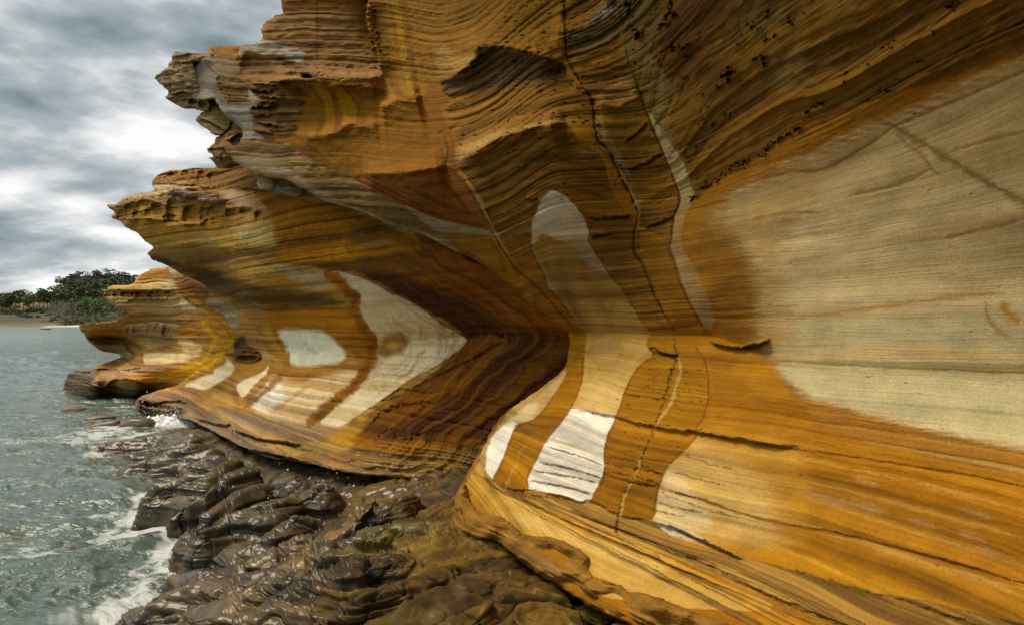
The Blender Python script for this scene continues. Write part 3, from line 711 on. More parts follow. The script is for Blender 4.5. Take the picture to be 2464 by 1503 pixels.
P(Z(7, (690, 750), (760, 770), (980, 835), (975, 855), (800, 800), (690, 775)), (.62, .47, .26), 4, .7, warp=4)
# left white sliver
P(Z(7, (770, 372), (755, 440), (680, 545), (600, 645), (512, 685), (500, 720), (460, 780), (420, 880), (392, 965), (368, 982), (330, 935), (318, 850), (355, 750), (400, 690), (500, 600), (610, 520), (700, 440)), (.50, .36, .16), 3, warp=3, st=(zA, 15, (.40, .26, .1), 0))
P(Z(7, (505, 690), (460, 780), (420, 880), (390, 965), (368, 980), (330, 935), (320, 850), (358, 755), (410, 695), (480, 660)), (.80, .76, .66), 4, warp=3)
P(Z(7, (490, 590), (620, 560), (560, 660), (480, 660), (430, 680)), (.62, .5, .29), 8, .8)
# brown bands
brn = dict(soft=1.8, warp=1.6, rough=.8)
P(Z(7, (780, 372), (772, 270), (790, 178), (880, 178), (872, 300), (862, 430), (812, 560), (740, 670), (660, 770), (605, 880), (562, 960), (560, 1030), (450, 1035), (368, 990), (420, 880), (460, 780), (500, 690), (600, 650), (680, 560), (745, 460)), (.38, .18, .026), st=(zA, 12, (.31, .14, .022), 0), **brn)
P(Z(7, (500, 680), (600, 720), (680, 770), (640, 775), (560, 740), (500, 715)), UMB, 4, .55, rough=1)
P(Z(7, (1210, 240), (1252, 168), (1370, 165), (1535, 135), (1500, 200), (1480, 260), (1530, 330), (1550, 500), (1522, 640), (1480, 690), (1495, 720), (1432, 800), (1332, 900), (1300, 960), (1270, 1060), (1240, 1195), (1060, 1175), (908, 1092), (980, 960), (975, 840), (1002, 740), (1052, 620), (1092, 500), (1152, 380), (1240, 305)),
  (.36, .175, .028), st=(zA, 14, (.28, .125, .02), 0), **brn)
for pts in (Z(7, (862, 300), (858, 430), (808, 565), (738, 672), (658, 772), (602, 880), (560, 965), (562, 1020)), Z(7, (1240, 310), (1152, 382), (1092, 502), (1052, 622), (1004, 742), (978, 842), (982, 960), (910, 1090)),
            Z(7, (1480, 262), (1530, 332), (1552, 500), (1520, 642), (1482, 692), (1497, 722), (1432, 802), (1332, 902), (1298, 962), (1268, 1062), (1240, 1190)), Z(7, (745, 460), (680, 556), (602, 648), (504, 686), (458, 782), (420, 882), (372, 985))):
    A.line(pts, (.19, .075, .012), 1.8, .8, .8, taper=.02)
# laminated dark strata over the foot
P(Z(7, (300, 860), (350, 960), (450, 1032), (600, 1058), (900, 1108), (1060, 1172), (1245, 1205), (1330, 1280), (1500, 1345), (1750, 1400), (2100, 1500), (2500, 1600), (2800, 1660), (3700, 1900), (3700, 2200), (2300, 1780), (1700, 1545), (1300, 1385), (1040, 1285), (760, 1180), (500, 1080), (340, 1000), (280, 930)), (.44, .27, .075), 4, rough=1,
  st=(zA, 34, (.19, .10, .03), .05), warp=3)
P(Z(7, (320, 870), (255, 930), (215, 1050), (270, 1120), (290, 1010), (330, 960)), (.50, .35, .14), 4, .9, rough=.8, st=(zA, 25, (.32, .2, .07), 0))
P(Z(7, (400, 690), (300, 850), (340, 960), (330, 900), (360, 760), (470, 640), (640, 500), (770, 380), (700, 400), (560, 500)), (.38, .25, .09), 4, .9, rough=.8)
# yellow foot
P(Z(7, (290, 900), (240, 980), (205, 1050), (250, 1150), (300, 1180), (480, 1260), (700, 1320), (830, 1380), (900, 1450), (980, 1620), (1900, 1700), (1600, 1530), (1300, 1395), (1040, 1295), (760, 1190), (500, 1090), (350, 1010)), (.56, .35, .10), 4, rough=.6, wf=(60, 10),
  st=(zA, 26, (.50, .27, .05), -.1))
P(Z(7, (480, 1150), (760, 1240), (1000, 1330), (1300, 1450), (1240, 1500), (900, 1380), (700, 1290), (500, 1210)), (.68, .48, .17), 8, .6)

# ---- cracks, lips, ledges and pits
L = A.line
L(win[17:] + win[:11], (.17, .075, .02), 2.0, .8, 1.5, taper=.02, sm=2)
L(Z(3, (600, 290), (650, 440), (700, 580), (755, 740), (825, 900), (865, 1005), (933, 1190), (895, 1310), (885, 1400), (865, 1503)) + [(1612, 600), (1640, 690), (1692, 788)], (.15, .065, .018), 2.4, .85, 2, taper=.02, dig=.015)
L(Z(3, (235, 0), (240, 100), (240, 250), (260, 380), (330, 490), (400, 600), (418, 700), (430, 830), (500, 910), (550, 1010), (600, 1110), (650, 1220), (685, 1290)), (.09, .045, .015), 1.8, .9, 4, dig=.035, taper=.03, wvar=.95)
L(Z(3, (685, 1290), (660, 1390), (655, 1503)) + [(1548, 640), (1580, 720), (1622, 795)], (.12, .05, .012), 2.4, .9, 3, dig=.02)
L(Z(7, (1372, 170), (1365, 240), (1380, 310), (1340, 420), (1310, 540), (1270, 640), (1252, 700), (1215, 800), (1170, 890), (1140, 970), (1090, 1060), (1068, 1130), (1050, 1230), (1055, 1280)), (.13, .06, .018), 1.5, .85, 5, dig=.016, taper=.02, wf=(10, 12), wvar=.9)
L(Z(7, (1385, 300), (1400, 380), (1370, 470), (1345, 560), (1290, 640), (1258, 700)), (.52, .36, .14), 3.4, .8, 3)
L(Z(7, (1190, 830), (1160, 930), (1110, 1020), (1082, 1100), (1065, 1200)), (.56, .38, .12), 3.0, .7, 4, wf=(9, 9))
L(Z(7, (560, 770), (520, 830), (500, 900), (450, 980), (440, 1070)), (.5, .31, .09), 1.8, .6, 3)
L(Z(2, (1160, 820), (1190, 900), (1180, 990)), (.12, .05, .014), 2.2, .8, 2, dig=.015)
L(Z(2, (1440, 1380), (1490, 1450), (1520, 1503)) + [(1235, 640), (1300, 700), (1380, 790)], (.10, .045, .013), 2.2, .8, 3, dig=.02)
L(Z(7, (790, 585), (920, 608), (1050, 632), (1170, 648), (1260, 680), (1400, 688), (1490, 715), (1700, 745), (1860, 780), (2050, 805)), (.24, .12, .035), 1.6, .65, 2, dig=.010, taper=.02)
A.lip(Z(7, (790, 590), (920, 612), (1050, 637), (1260, 690), (1490, 718), (1700, 750), (2050, 812)), .045, 26, .02)
L(Z(8, (0, 890), (130, 925), (300, 985), (520, 1040), (800, 1090), (1200, 1190), (1615, 1310)), (.20, .085, .013), 3, .75, 2.5, dig=.012)
L(Z(8, (0, 1060), (60, 1085), (200, 1150)), (.2, .1, .03), 2.5, .7, 2, dig=.015)
L(Z(8, (60, 600), (300, 650), (560, 690), (900, 740), (1300, 800), (1615, 860)), (.24, .11, .02), 3, .65, 2.5, dig=.01)
L(Z(8, (0, 1170), (160, 1230), (400, 1350), (640, 1450), (800, 1503)), (.18, .09, .02), 4, .8, 3, dig=.02)
L(Z(8, (560, 1250), (800, 1330), (1000, 1380), (1250, 1460), (1500, 1540)), (.2, .1, .025), 5, .6, 5, dig=.012)
for k_, (a, b) in enumerate((((640, 790), (985, 905)), ((610, 880), (985, 975)), ((590, 930), (960, 1000)), ((575, 985), (930, 1060)))):
    L(Z(7, a, ((a[0] + b[0]) / 2, (a[1] + b[1]) / 2 - 8), b), (.40, .37, .32), 1.6, .75, 2.5, dig=.012, wf=(20, 6))
    A.lip(Z(7, a, ((a[0] + b[0]) / 2, (a[1] + b[1]) / 2 - 8), b), .022, 9, .012, warp=2)
for a, b in (((985, 850), (1180, 890)), ((985, 935), (1130, 960)), ((1180, 900), (1300, 960)), ((1150, 960), (1285, 1010)), ((1130, 1000), (1260, 1020)), ((985, 880), (1100, 920))):
    L(Z(7, a, b), (.12, .05, .013), 1.9, .8, 4, dig=.014, wf=(14, 8))
for a, b in (((1290, 1030), (1560, 1090)), ((1260, 1100), (1520, 1160)), ((1330, 930), (1640, 1010)), ((1420, 850), (1700, 930)), ((1300, 1060), (1700, 1190)), ((1250, 1140), (1420, 1180))):
    L(Z(7, a, ((a[0] + b[0]) / 2, (a[1] + b[1]) / 2 + 6), b), (.27, .15, .05), 1.5, .7, 3.5, dig=.008, wf=(24, 8))
A.lip(Z(7, (1245, 1205), (1400, 1255), (1560, 1330), (1750, 1420)), .03, 12, .02)
A.lip(Z(7, (370, 990), (450, 1030), (560, 1035), (700, 1060), (850, 1100), (910, 1092), (1060, 1172), (1245, 1200)), .012, 8, .015)
for k_ in range(15):
    f_ = k_ / 14.0
    pts = [(1180 + p * 900, 1150 + 26 * f_ + p * (340 + 140 * f_) + 6 * math.sin(p * 5 + k_)) for p in np.linspace(*((0, .45), (.25, 1), (.1, .8), (0, 1), (.5, 1))[k_ % 5], 6)]
    L(pts, ((.17, .09, .032), (.24, .14, .05), (.11, .06, .025))[k_ % 3], 1.7 + 1.5 * (k_ % 4 == 0), .7, 2.5, dig=.010, wf=(80, 30), wvar=.6, taper=.25)
P(Z(7, (1555, 222), (1640, 255), (1750, 255), (1880, 225), (1830, 262), (1720, 275), (1620, 262)), (.10, .05, .016), 3, .8)
A.lip(Z(7, (1555, 222), (1640, 252), (1750, 252), (1890, 215)), .07, 16, .04)
L(Z(7, (1212, 245), (1260, 285), (1330, 300), (1385, 310)), (.12, .05, .014), 3, .8, 3, dig=.03)
A.lip(Z(7, (1230, 250), (1300, 285), (1385, 305)), .05, 14, .03)
# brinks: sharp edges of the hanging roof, rock falls away on both sides
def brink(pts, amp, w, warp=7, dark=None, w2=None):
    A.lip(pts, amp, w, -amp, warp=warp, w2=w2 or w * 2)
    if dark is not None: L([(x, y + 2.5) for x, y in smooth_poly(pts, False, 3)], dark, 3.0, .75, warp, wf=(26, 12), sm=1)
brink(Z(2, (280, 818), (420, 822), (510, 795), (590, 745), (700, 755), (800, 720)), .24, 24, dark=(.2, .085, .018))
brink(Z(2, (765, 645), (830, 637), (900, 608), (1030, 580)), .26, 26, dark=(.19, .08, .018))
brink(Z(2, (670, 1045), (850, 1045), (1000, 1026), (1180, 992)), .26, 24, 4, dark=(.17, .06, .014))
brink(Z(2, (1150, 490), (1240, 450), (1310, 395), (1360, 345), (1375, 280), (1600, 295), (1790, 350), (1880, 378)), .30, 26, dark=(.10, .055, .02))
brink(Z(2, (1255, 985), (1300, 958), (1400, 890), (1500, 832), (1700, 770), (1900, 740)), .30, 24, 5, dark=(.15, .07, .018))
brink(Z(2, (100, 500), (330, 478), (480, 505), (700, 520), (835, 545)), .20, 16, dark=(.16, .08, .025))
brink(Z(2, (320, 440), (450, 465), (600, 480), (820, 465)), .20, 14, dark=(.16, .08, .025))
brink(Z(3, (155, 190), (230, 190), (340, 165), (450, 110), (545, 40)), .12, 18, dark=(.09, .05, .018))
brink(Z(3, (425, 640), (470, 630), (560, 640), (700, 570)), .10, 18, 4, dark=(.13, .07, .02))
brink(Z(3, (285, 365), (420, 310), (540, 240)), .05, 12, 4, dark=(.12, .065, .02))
for a, b, c in (((620, 1020), (720, 985), (830, 925)), ((720, 1370), (800, 1345), (890, 1310)), ((390, 1430), (450, 1418), (525, 1405)), ((0, 1195), (40, 1200), (75, 1195)), ((600, 860), (690, 790), (745, 740)), ((400, 1320), (500, 1310), (640, 1300))):
    L(Z(3, a, b, c), (.10, .045, .012), 2.0, .85, 3, dig=.03, wf=(12, 8)); A.lip(Z(3, a, b, c), .03, 10, .02)
for a, b in (((500, 1110), (700, 1118)), ((430, 630), (560, 632)), ((440, 490), (620, 480)), ((480, 540), (700, 535)), ((640, 650), (760, 610)), ((100, 1130), (330, 1150)), ((1350, 1085), (1500, 1075))):
    pass
A.bowl(Z(13, (1250, 430), (1590, 420), (1760, 470), (2000, 480), (2320, 530), (2340, 640), (2230, 690), (2310, 820), (2150, 880), (1940, 850), (1820, 930), (1600, 975), (1430, 950), (1440, 800), (1460, 640)), .32, 45)
A.bowl(Z(13, (950, 140), (1100, 175), (1225, 265), (1235, 360), (1180, 415), (925, 365), (890, 250)), .16, 14)
A.bowl(Z(13, (430, 240), (610, 240), (640, 360), (650, 460), (700, 540), (760, 640), (770, 720), (700, 720), (600, 620), (430, 600)), .3, 16)
A.bowl(Z(2, (1150, 500), (1310, 400), (1380, 285), (1600, 300), (1880, 385), (1880, 470), (1500, 550), (1300, 630)), .12, 30)
for a_, b_, c_, am in (((985, 515), (1090, 530), (1230, 545), .14), ((1070, 590), (1180, 585), (1320, 600), .12), ((985, 695), (1100, 680), (1260, 690), .16), ((1005, 775), (1130, 770), (1230, 780), .10), ((1030, 850), (1120, 850), (1280, 870), .12), ((1025, 925), (1130, 935), (1210, 960), .14),
                      ((1000, 460), (1150, 470), (1330, 480), .10), ((1150, 455), (1300, 430), (1560, 440), .12), ((1060, 640), (1160, 640), (1280, 650), .08)):
    A.lip(Z(13, a_, b_, c_), am, 7, am * .7, warp=4, wf=(16, 8), taper=.2)
A.pit(*Z(13, (1550, 385))[0], 13, 6, .25, (.06, .03, .012), .1, .4)
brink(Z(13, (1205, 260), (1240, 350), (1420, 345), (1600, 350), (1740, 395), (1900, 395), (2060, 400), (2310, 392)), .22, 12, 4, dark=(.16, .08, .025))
for x, y, r in ((650, 395, 10), (680, 440, 12), (720, 480, 11), (750, 520, 12), (690, 500, 9), (770, 560, 10)):
    a, b = Z(13, (x, y))[0]; A.pit(a, b, r * .5, r * .3, -.05, None, .3)
# scalloped flutes of the column edge
for k_, y in enumerate((40, 70, 105, 140, 175, 205, 240, 280)):
    x, yy = Z(2, (718 + k_ * 5, y))[0]
    A.pit(x, yy + 4, 13, 6, -.07, None, .2); L(Z(2, (700 + k_ * 6, y + 14), (745 + k_ * 5, y + 8)), (.11, .055, .02), 2.2, .8, 1, dig=.05)
A.lip(Z(2, (790, 440), (750, 260), (700, 130), (720, -50)), -.30, 40, -.16, warp=4)
# pits: strings of little cavities along the bedding of the roof
prng = random.Random(5)
def pitrow(pts, n, r, dig, spread=5, sheet=A, col=PIT):
    pts = smooth_poly(pts, False, 6)
    for _ in range(int(n * 1.25)):
        p = pts[prng.randrange(len(pts))]; q = pts[min(len(pts) - 1, 3)]
        a = r * (.3 + .75 * prng.random() ** 2.5)
        sheet.pit(p[0] + prng.gauss(0, spread), p[1] + prng.gauss(0, spread), a * prng.uniform(1, 1.9), a * prng.uniform(.6, .9), dig * .55, col, prng.uniform(-.9, -.1), .8, rim=dig * .35)
pitrow(Z(3, (1000, 1195), (1090, 1120), (1200, 1050), (1250, 1000), (1350, 970), (1440, 920), (1480, 870), (1560, 820), (1660, 760), (1720, 640), (1790, 620)), 60, 5.0, .05, 3)
pitrow(Z(3, (1000, 790), (1060, 720), (1100, 670), (1150, 640)), 10, 3.6, .04)
pitrow(Z(3, (960, 900), (970, 1000), (980, 1060)), 9, 2.8, .03, 2)
pitrow(Z(3, (1030, 890), (1080, 830), (1200, 720), (1230, 690)), 9, 4.6, .05)
pitrow(Z(3, (650, 290), (660, 380), (660, 420)), 6, 4.0, .05, 3)
pitrow(Z(3, (770, 580), (780, 700), (820, 770)), 9, 2.5, .03, 2)
pitrow(Z(3, (1040, 580), (1100, 530), (1180, 500), (1290, 490), (1350, 490)), 12, 4, .05)
pitrow(Z(3, (1380, 340), (1430, 350), (1420, 430)), 6, 6, .07)
pitrow(Z(3, (1280, 250), (1380, 140), (1440, 90), (1480, 70)), 9, 5.5, .06)
pitrow(Z(3, (1450, 250), (1510, 210)), 5, 5, .05)
pitrow(Z(3, (1600, 130), (1620, 120), (1710, 40)), 5, 6, .06)
pitrow(Z(3, (830, 160), (870, 110), (890, 20)), 8, 9, .1)
pitrow(Z(3, (890, 300), (960, 290), (980, 440), (950, 480)), 9, 6, .08)
pitrow(Z(3, (1160, 500), (1200, 430), (1230, 460)), 10, 6, .08)
pitrow(Z(3, (620, 20), (640, 100), (680, 240)), 10, 7, .1)
pitrow(Z(4, (780, 290), (850, 270), (880, 240), (1000, 265), (1100, 200)), 9, 3.8, .03)
pitrow(Z(4, (560, 480), (650, 400), (740, 370)), 8, 3.4, .03)
pitrow(Z(4, (690, 620), (800, 550), (880, 495), (980, 460)), 8, 4.4, .035)
pitrow(Z(4, (1000, 390), (1040, 390)), 2, 5, .04); pitrow(Z(4, (980, 685), (1010, 680)), 3, 3, .03); pitrow(Z(4, (1160, 50), (1240, 30)), 4, 6, .04)
for x, y, n in ((1750, 770, 26), (1500, 900, 26), (1850, 520, 22), (1900, 880, 14), (1700, 250, 14)):
    for _ in range(n):
        a, b = Z(2, (x + prng.gauss(0, 160), y + prng.gauss(0, 120)))[0]
        A.pit(a, b, prng.uniform(2.5, 7), prng.uniform(1.2, 2.4), .02, (.10, .05, .016), prng.uniform(-.25, .05), .4)
for _ in range(60):
    a, b = prng.choice(Z(7, (1150, 560), (1120, 700), (1080, 820), (1400, 600), (1400, 420), (1260, 450), (1380, 780), (1200, 1000)))
    a += prng.gauss(0, 26); b += prng.gauss(0, 26)
    A.pit(a, b, prng.uniform(2.2, 5), prng.uniform(1.1, 1.8), .012, (.14, .065, .018), .12, .4)

for _ in range(70):
    a, b = prng0.uniform(1850, 2460), prng0.uniform(420, 1480)
    A.pit(a, b, prng0.uniform(2, 6), prng0.uniform(1, 2), prng0.uniform(.002, .006), (.42, .28, .12) if b < 1060 else (.22, .10, .02), (b - 790) / 1250.0, .6)
# ---- relief: bedding laminae, crumbly skin, sand texture
rel = strata(zA * 16, 4) * .5 + strata(archb * 8 + 50, 3) * sstep(1000, 1100, u) * sstep(1650, 1560, u) * sstep(520, 380, v) * .8
mod = .55 + .45 * fbm(XA * 1.7, YA * 1.7, HA * 3, 3)
A.k -= (A.rough ** 1.5 * .055 * gaps(zA * 15 + .15 * nb) * np.clip(mod, 0, 1.2) * (A.Y / 5) * sstep(1700, 1500, u)).astype(np.float32)
A.k -= (A.rough * .020 * gaps(zA * 38 + .15 * nb, .2, .5) * (A.Y / 5) * sstep(1800, 1560, u)).astype(np.float32)
A.k += (A.rough ** 1.5 * (.034 * rel * mod * (A.Y / 5) + .013 * fbm(XA * 5, YA * 5, HA * 16, 4) * (A.Y / 5) + .012 * nb)).astype(np.float32)
A.k += (.0060 * strata(zA * 55, 3) * A.rough).astype(np.float32)
roof = sstep(1500, 1600, u) * sstep(520, 420, v + (u - 1640) * .42)
A.k += (roof * (.016 * strata(swirl * 4.5, 3) + .012 * fbm(XA * 9, YA * 9, HA * 9, 4))).astype(np.float32)
# bedding undulations
A.k += (.035 * fbm(XA * .8, YA * .8, HA * 2.2, 3)).astype(np.float32)
# fine colour play of the laminae
lamq = .12 + 1.1 * A.rough
m_ = 1 + (lamq * (.24 * strata(zA * 42, 3) - .34 * gaps(zA * 25 + .1 * nb, .2, .45) * (A.rough > .3) * np.clip(.4 + 1.1 * fbm(XA * .8, YA * .8, HA * 2.4 + 5, 3), 0, 1.2)) + .10 * strata(zA * 11, 2)) * (1 - .85 * roof) + .14 * fbm(XA * 7, YA * 7, HA * 7, 4) + roof * .18 * strata(swirl * 9, 3)
A.col *= m_[:, None].astype(np.float32)
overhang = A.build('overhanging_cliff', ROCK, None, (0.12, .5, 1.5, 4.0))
# unseen cliff added past the view: roof and wall that shut out sky
def extend(face, ids, steps, name):
    p0 = np.stack([face.X[ids], face.Yc[ids], face.Zc[ids]], 1); rows = [p0]
    for d in steps: rows.append(rows[-1] + np.asarray(d)[None] + .1 * fbm(rows[-1][:, 0], rows[-1][:, 1], rows[-1][:, 2], 3)[:, None])
    V_ = np.concatenate(rows); m = len(ids); k = np.arange(m - 1)
    fq_ = np.concatenate([np.stack([r * m + k, r * m + k + 1, (r + 1) * m + k + 1, (r + 1) * m + k], 1) for r in range(len(steps))])
    c_ = np.tile(np.array([[.30, .15, .03]]), (len(V_), 1)) * (1 + .3 * strata((V_[:, 2] + .4 * V_[:, 1]) * 8, 3))[:, None]
    return mesh_obj(name, V_, fq_, ROCK, overhang, {'stain': c_, 'wet': np.zeros(len(V_)), 'rough': np.full(len(V_), .6), 'bed': (V_[:, 2] + .4 * V_[:, 1]).astype(np.float32)})
gi = np.arange(A.shape[0] * A.shape[1]).reshape(A.shape); kk = A.keep.reshape(A.shape)
ur, vr = A.U[0], A.V[:, 0]
r0 = np.argmin(np.abs(vr + 90)); cs = np.nonzero((ur > 1000) & (ur < 2695))[0][::6]
extend(A, gi[r0, cs], [(-.1, -.35, .35)] * 5 + [(0, 0, 1.0)] * 3, 'unseen_roof')
c0 = np.argmin(np.abs(ur - 2692)); rws = np.nonzero((vr > -90) & (vr < 1690))[0][::8]
extend(A, gi[rws, c0], [(.22, -.6, 0)] * 9, 'unseen_wall')
tag(overhang, 'overhanging golden sandstone cliff with a pale window patch, swirling brown roof and smooth wall on the right', 'cliff', kind='structure')
# ================================================================== pieces hanging on the sea edge of the overhang
def small_face(name, outline, spots, col, col2, freq, roll, roughk=.012, step=2.0, edge=2.0, thick=(.1, .35, .7), parent=None, extra=None, edge_f=(22, 7), rollk=1.4):
    f = Face(outline, spots, step=step, edge=edge, roll=roll, rollk=rollk, edge_f=edge_f, smooth=2, lam=1e-3)
    z = f.Zc + .04 * fbm(f.X * 1.5, f.Yc * 1.5, f.Zc * 2, 3)
    t = sstep(-.4, .4, strata(z * freq) + .4 * fbm(f.X * 2, f.Yc * 2, f.Zc * 4, 3))[:, None]
    f.col[:] = np.asarray(col) * (1 - t) + np.asarray(col2) * t
    f.rough[:] = .9
    if extra: extra(f, z)
    f.k += (roughk * f.rough * (strata(z * 22, 4) + 1.2 * fbm(f.X * 4, f.Yc * 4, f.Zc * 9, 4))).astype(np.float32) * 1.6
    f.col *= (1 + .18 * strata(z * 40, 3) + .15 * fbm(f.X * 8, f.Yc * 8, f.Zc * 8, 3))[:, None].astype(np.float32)
    return f.build(name, ROCK, parent, thick)

def ex_block(f, z):
    f.paint(Z(13, (215, 190), (250, 145), (430, 160), (610, 185), (612, 240), (430, 240), (330, 250), (230, 250)), (.30, .20, .10), 5)
    f.paint(Z(13, (40, 410), (160, 310), (200, 420), (230, 560), (150, 500)), (.25, .19, .11), 6)
    f.paint(Z(13, (160, 560), (360, 590), (480, 620), (600, 680), (585, 720), (340, 710), (180, 630)), (.27, .17, .08), 8)
    f.lip(Z(13, (160, 300), (210, 430), (220, 560)), .06, 9, .04); f.lip(Z(13, (200, 560), (350, 540), (515, 540)), .08, 8, .05)
    f.lip(Z(13, (230, 245), (330, 250), (430, 240)), .05, 8, .03)
    for x, y in ((330, 280), (410, 340), (290, 370), (440, 430), (380, 470), (300, 450), (470, 490), (250, 330)):
        a, b = Z(13, (x, y))[0]; f.pit(a, b, 9, 4, -.05, None, .2)
    f.pit(*Z(13, (425, 640))[0], 12, 8, .12, (.10, .055, .02)); f.pit(*Z(13, (520, 660))[0], 11, 12, .10, (.20, .13, .06))
small_face('hanging_block', Z(13, (250, 145), (215, 190), (215, 235), (185, 250), (170, 300), (75, 370), (50, 410), (150, 500), (190, 555), (150, 590), (185, 625), (250, 660), (345, 705), (400, 690), (500, 722), (585, 718), (588, 640), (560, 598), (515, 545),
           (505, 480), (470, 370), (430, 245), (610, 240), (605, 185), (430, 160), (330, 150)),
           [(375, 190, 9.2), (395, 250, 9.1), (430, 170, 9.0), (480, 250, 8.85), (500, 140, 8.8), (430, 130, 9.1), (480, 215, 8.95), (500, 265, 8.8)],
           (.40, .29, .155), (.33, .225, .11), 9, 9, .03, parent=overhang, extra=ex_block)
small_face('wedge_slab', Z(13, (560, 600), (640, 610), (700, 720), (790, 780), (810, 840), (740, 945), (640, 968), (570, 912), (460, 832), (465, 790), (510, 740), (590, 715)),
           [(475, 290, 8.9), (510, 240, 9.0), (560, 290, 8.7), (540, 320, 8.6), (500, 300, 8.75)], (.30, .22, .085), (.22, .155, .06), 14, 6, .012, parent=overhang,
           extra=lambda f, z: (f.paint(Z(13, (455, 800), (520, 810), (640, 880), (750, 920), (640, 975), (560, 920)), (.27, .18, .10), 4), f.lip(Z(13, (465, 800), (560, 820), (740, 920)), .06, 6, .05)))
small_face('ledge_rock', Z(13, (830, 838), (890, 860), (932, 950), (900, 1020), (840, 1070), (760, 1090), (860, 1200), (800, 1245), (720, 1285), (660, 1275), (610, 1205), (575, 1192), (640, 1160), (600, 1150), (563, 1105), (630, 1045), (655, 985), (740, 940), (790, 870)),
           [(520, 330, 8.8), (560, 300, 8.7), (585, 330, 8.5), (500, 365, 8.8), (540, 350, 8.5), (510, 400, 8.8), (560, 395, 8.5)], (.42, .255, .12), (.28, .155, .07), 18, 6, .04, edge=3, edge_f=(16, 5), parent=overhang,
           extra=lambda f, z: (f.lip(Z(13, (770, 1030), (850, 960), (925, 950)), .10, 7, .08), f.paint(Z(13, (780, 1020), (925, 960), (900, 1020), (820, 1060)), (.20, .12, .05), 3),
                               f.lip(Z(13, (570, 1110), (700, 1090), (840, 1070)), .08, 6, .08), f.lip(Z(13, (640, 1180), (760, 1180), (840, 1190)), .08, 6, .08)))
small_face('cap_stone', Z(13, (600, 92), (720, 92), (820, 110), (860, 150), (830, 185), (740, 180), (660, 165), (605, 185), (578, 130)),
           [(500, 120, 8.6), (570, 125, 8.4), (540, 112, 8.6), (540, 135, 8.4)], (.42, .28, .14), (.31, .19, .09), 30, 6, .012, parent=overhang)

def mixc0(c, col, m): return (c * (1 - m[:, None]) + np.asarray(col, np.float32)[None] * m[:, None]).astype(np.float32)
# ================================================================== MIDDLE CLIFF
B_out = (Z(14, (98, 520), (190, 518), (280, 440), (400, 400), (490, 383), (620, 375), (640, 350), (700, 352), (660, 300), (638, 262), (655, 205), (740, 140), (870, 98), (970, 122), (1020, 95), (1150, 70), (1270, 80), (1400, 70), (1460, 20), (1560, -40), (1800, -60), (2100, 60), (2464, 190)) +
         [(820, 455), (1000, 520), (1150, 585), (1300, 700), (1400, 780), (1460, 803), (1500, 900), (1460, 1000), (1350, 1160), (1150, 1180), (1000, 1150), (860, 1140), (760, 1118), (690, 1105), (640, 1098), (560, 1062), (500, 1030)] +
         Z(15, (1090, 1475), (800, 1430), (665, 1395), (640, 1340), (655, 1295), (800, 1232), (1000, 1180), (1080, 1120), (1180, 1040), (1330, 960), (1440, 890), (1490, 790), (1480, 710), (1400, 630), (1310, 560), (1240, 460), (1290, 400),
                (1250, 320), (1180, 270), (1080, 230), (1000, 185), (910, 132)) +
         Z(14, (740, 1235), (640, 1190), (592, 1140), (592, 1108), (640, 1068), (648, 1030), (560, 970), (510, 920), (440, 850), (320, 800), (255, 722), (150, 690), (150, 652), (192, 622), (112, 562)))
B_spots = [  # image u, v and the depth judged there by eye
    # top ledge and block
    (262, 493, 12.0), (300, 475, 11.7), (370, 430, 11.9), (420, 415, 11.7), (500, 408, 11.2), (370, 465, 11.3), (450, 475, 10.75), (560, 478, 10.0), (640, 452, 9.3), (720, 470, 8.5), (850, 480, 8.1), (560, 420, 10.4), (640, 390, 9.9),
    (450, 455, 10.9), (580, 455, 9.95), (350, 500, 11.1), (450, 500, 10.7), (560, 520, 10.0), (660, 500, 9.0), (800, 520, 8.0),
    (450, 560, 10.6), (365, 600, 11.5), (450, 640, 11.2), (520, 680, 11.7), (600, 600, 9.5), (600, 700, 9.8), (750, 560, 8.2), (750, 650, 8.35), (850, 650, 7.6), (850, 560, 7.6), (700, 740, 9.5), (900, 700, 7.35), (1000, 600, 6.65), (1120, 700, 6.25),
    # notch
    (1372, 803, 5.35), (1250, 808, 5.9), (1120, 812, 6.65), (900, 826, 8.0), (690, 832, 9.9), (570, 840, 12.0), (560, 780, 12.3), (530, 740, 13.0), (1460, 803, 5.0), (1400, 780, 5.15),
    # lower slope
    (1300, 900, 5.6), (1250, 1000, 5.7), (1050, 1000, 6.6), (930, 930, 7.6), (800, 1020, 7.55), (700, 950, 8.8), (600, 900, 10.5), (500, 930, 11.9), (620, 1000, 9.0), (450, 930, 13.0),
    (1100, 1110, 6.0), (1200, 1150, 5.6), (860, 1130, 6.2), (690, 1090, 7.15), (600, 1078, 7.9), (530, 1040, 9.2), (440, 990, 11.6), (340, 968, 13.6), (370, 985, 13.2), (1350, 1150, 5.4), (420, 945, 13.2)]
Bf = Face(B_out, B_spots, step=2.3, edge=1.8, roll=11, edge_f=(26, 7))
u, v = Bf.u, Bf.v
jig = 5 * pn(u / 60, 3.3, 1.1) + 3 * pn(u / 19, 7.3, 1.1)
vn = jig * sstep(900, 1000, u) + np.interp(u, [540, 690, 900, 1120, 1372, 1460], [838, 832, 826, 812, 804, 803])
Bf.k -= (.26 * np.exp(-np.abs(v - vn) / 20) * sstep(880, 1100, u) + .10 * np.exp(-((v - vn) / 26) ** 2) * sstep(620, 700, u) * sstep(1050, 900, u)).astype(np.float32)
Bf.locate()
XB, YB, HB = Bf.X.copy(), Bf.Yc.copy(), Bf.Zc.copy()
nb = fbm(XB * .9, YB * .9, HB * 2.2, 4)
zB = HB + .022 * nb
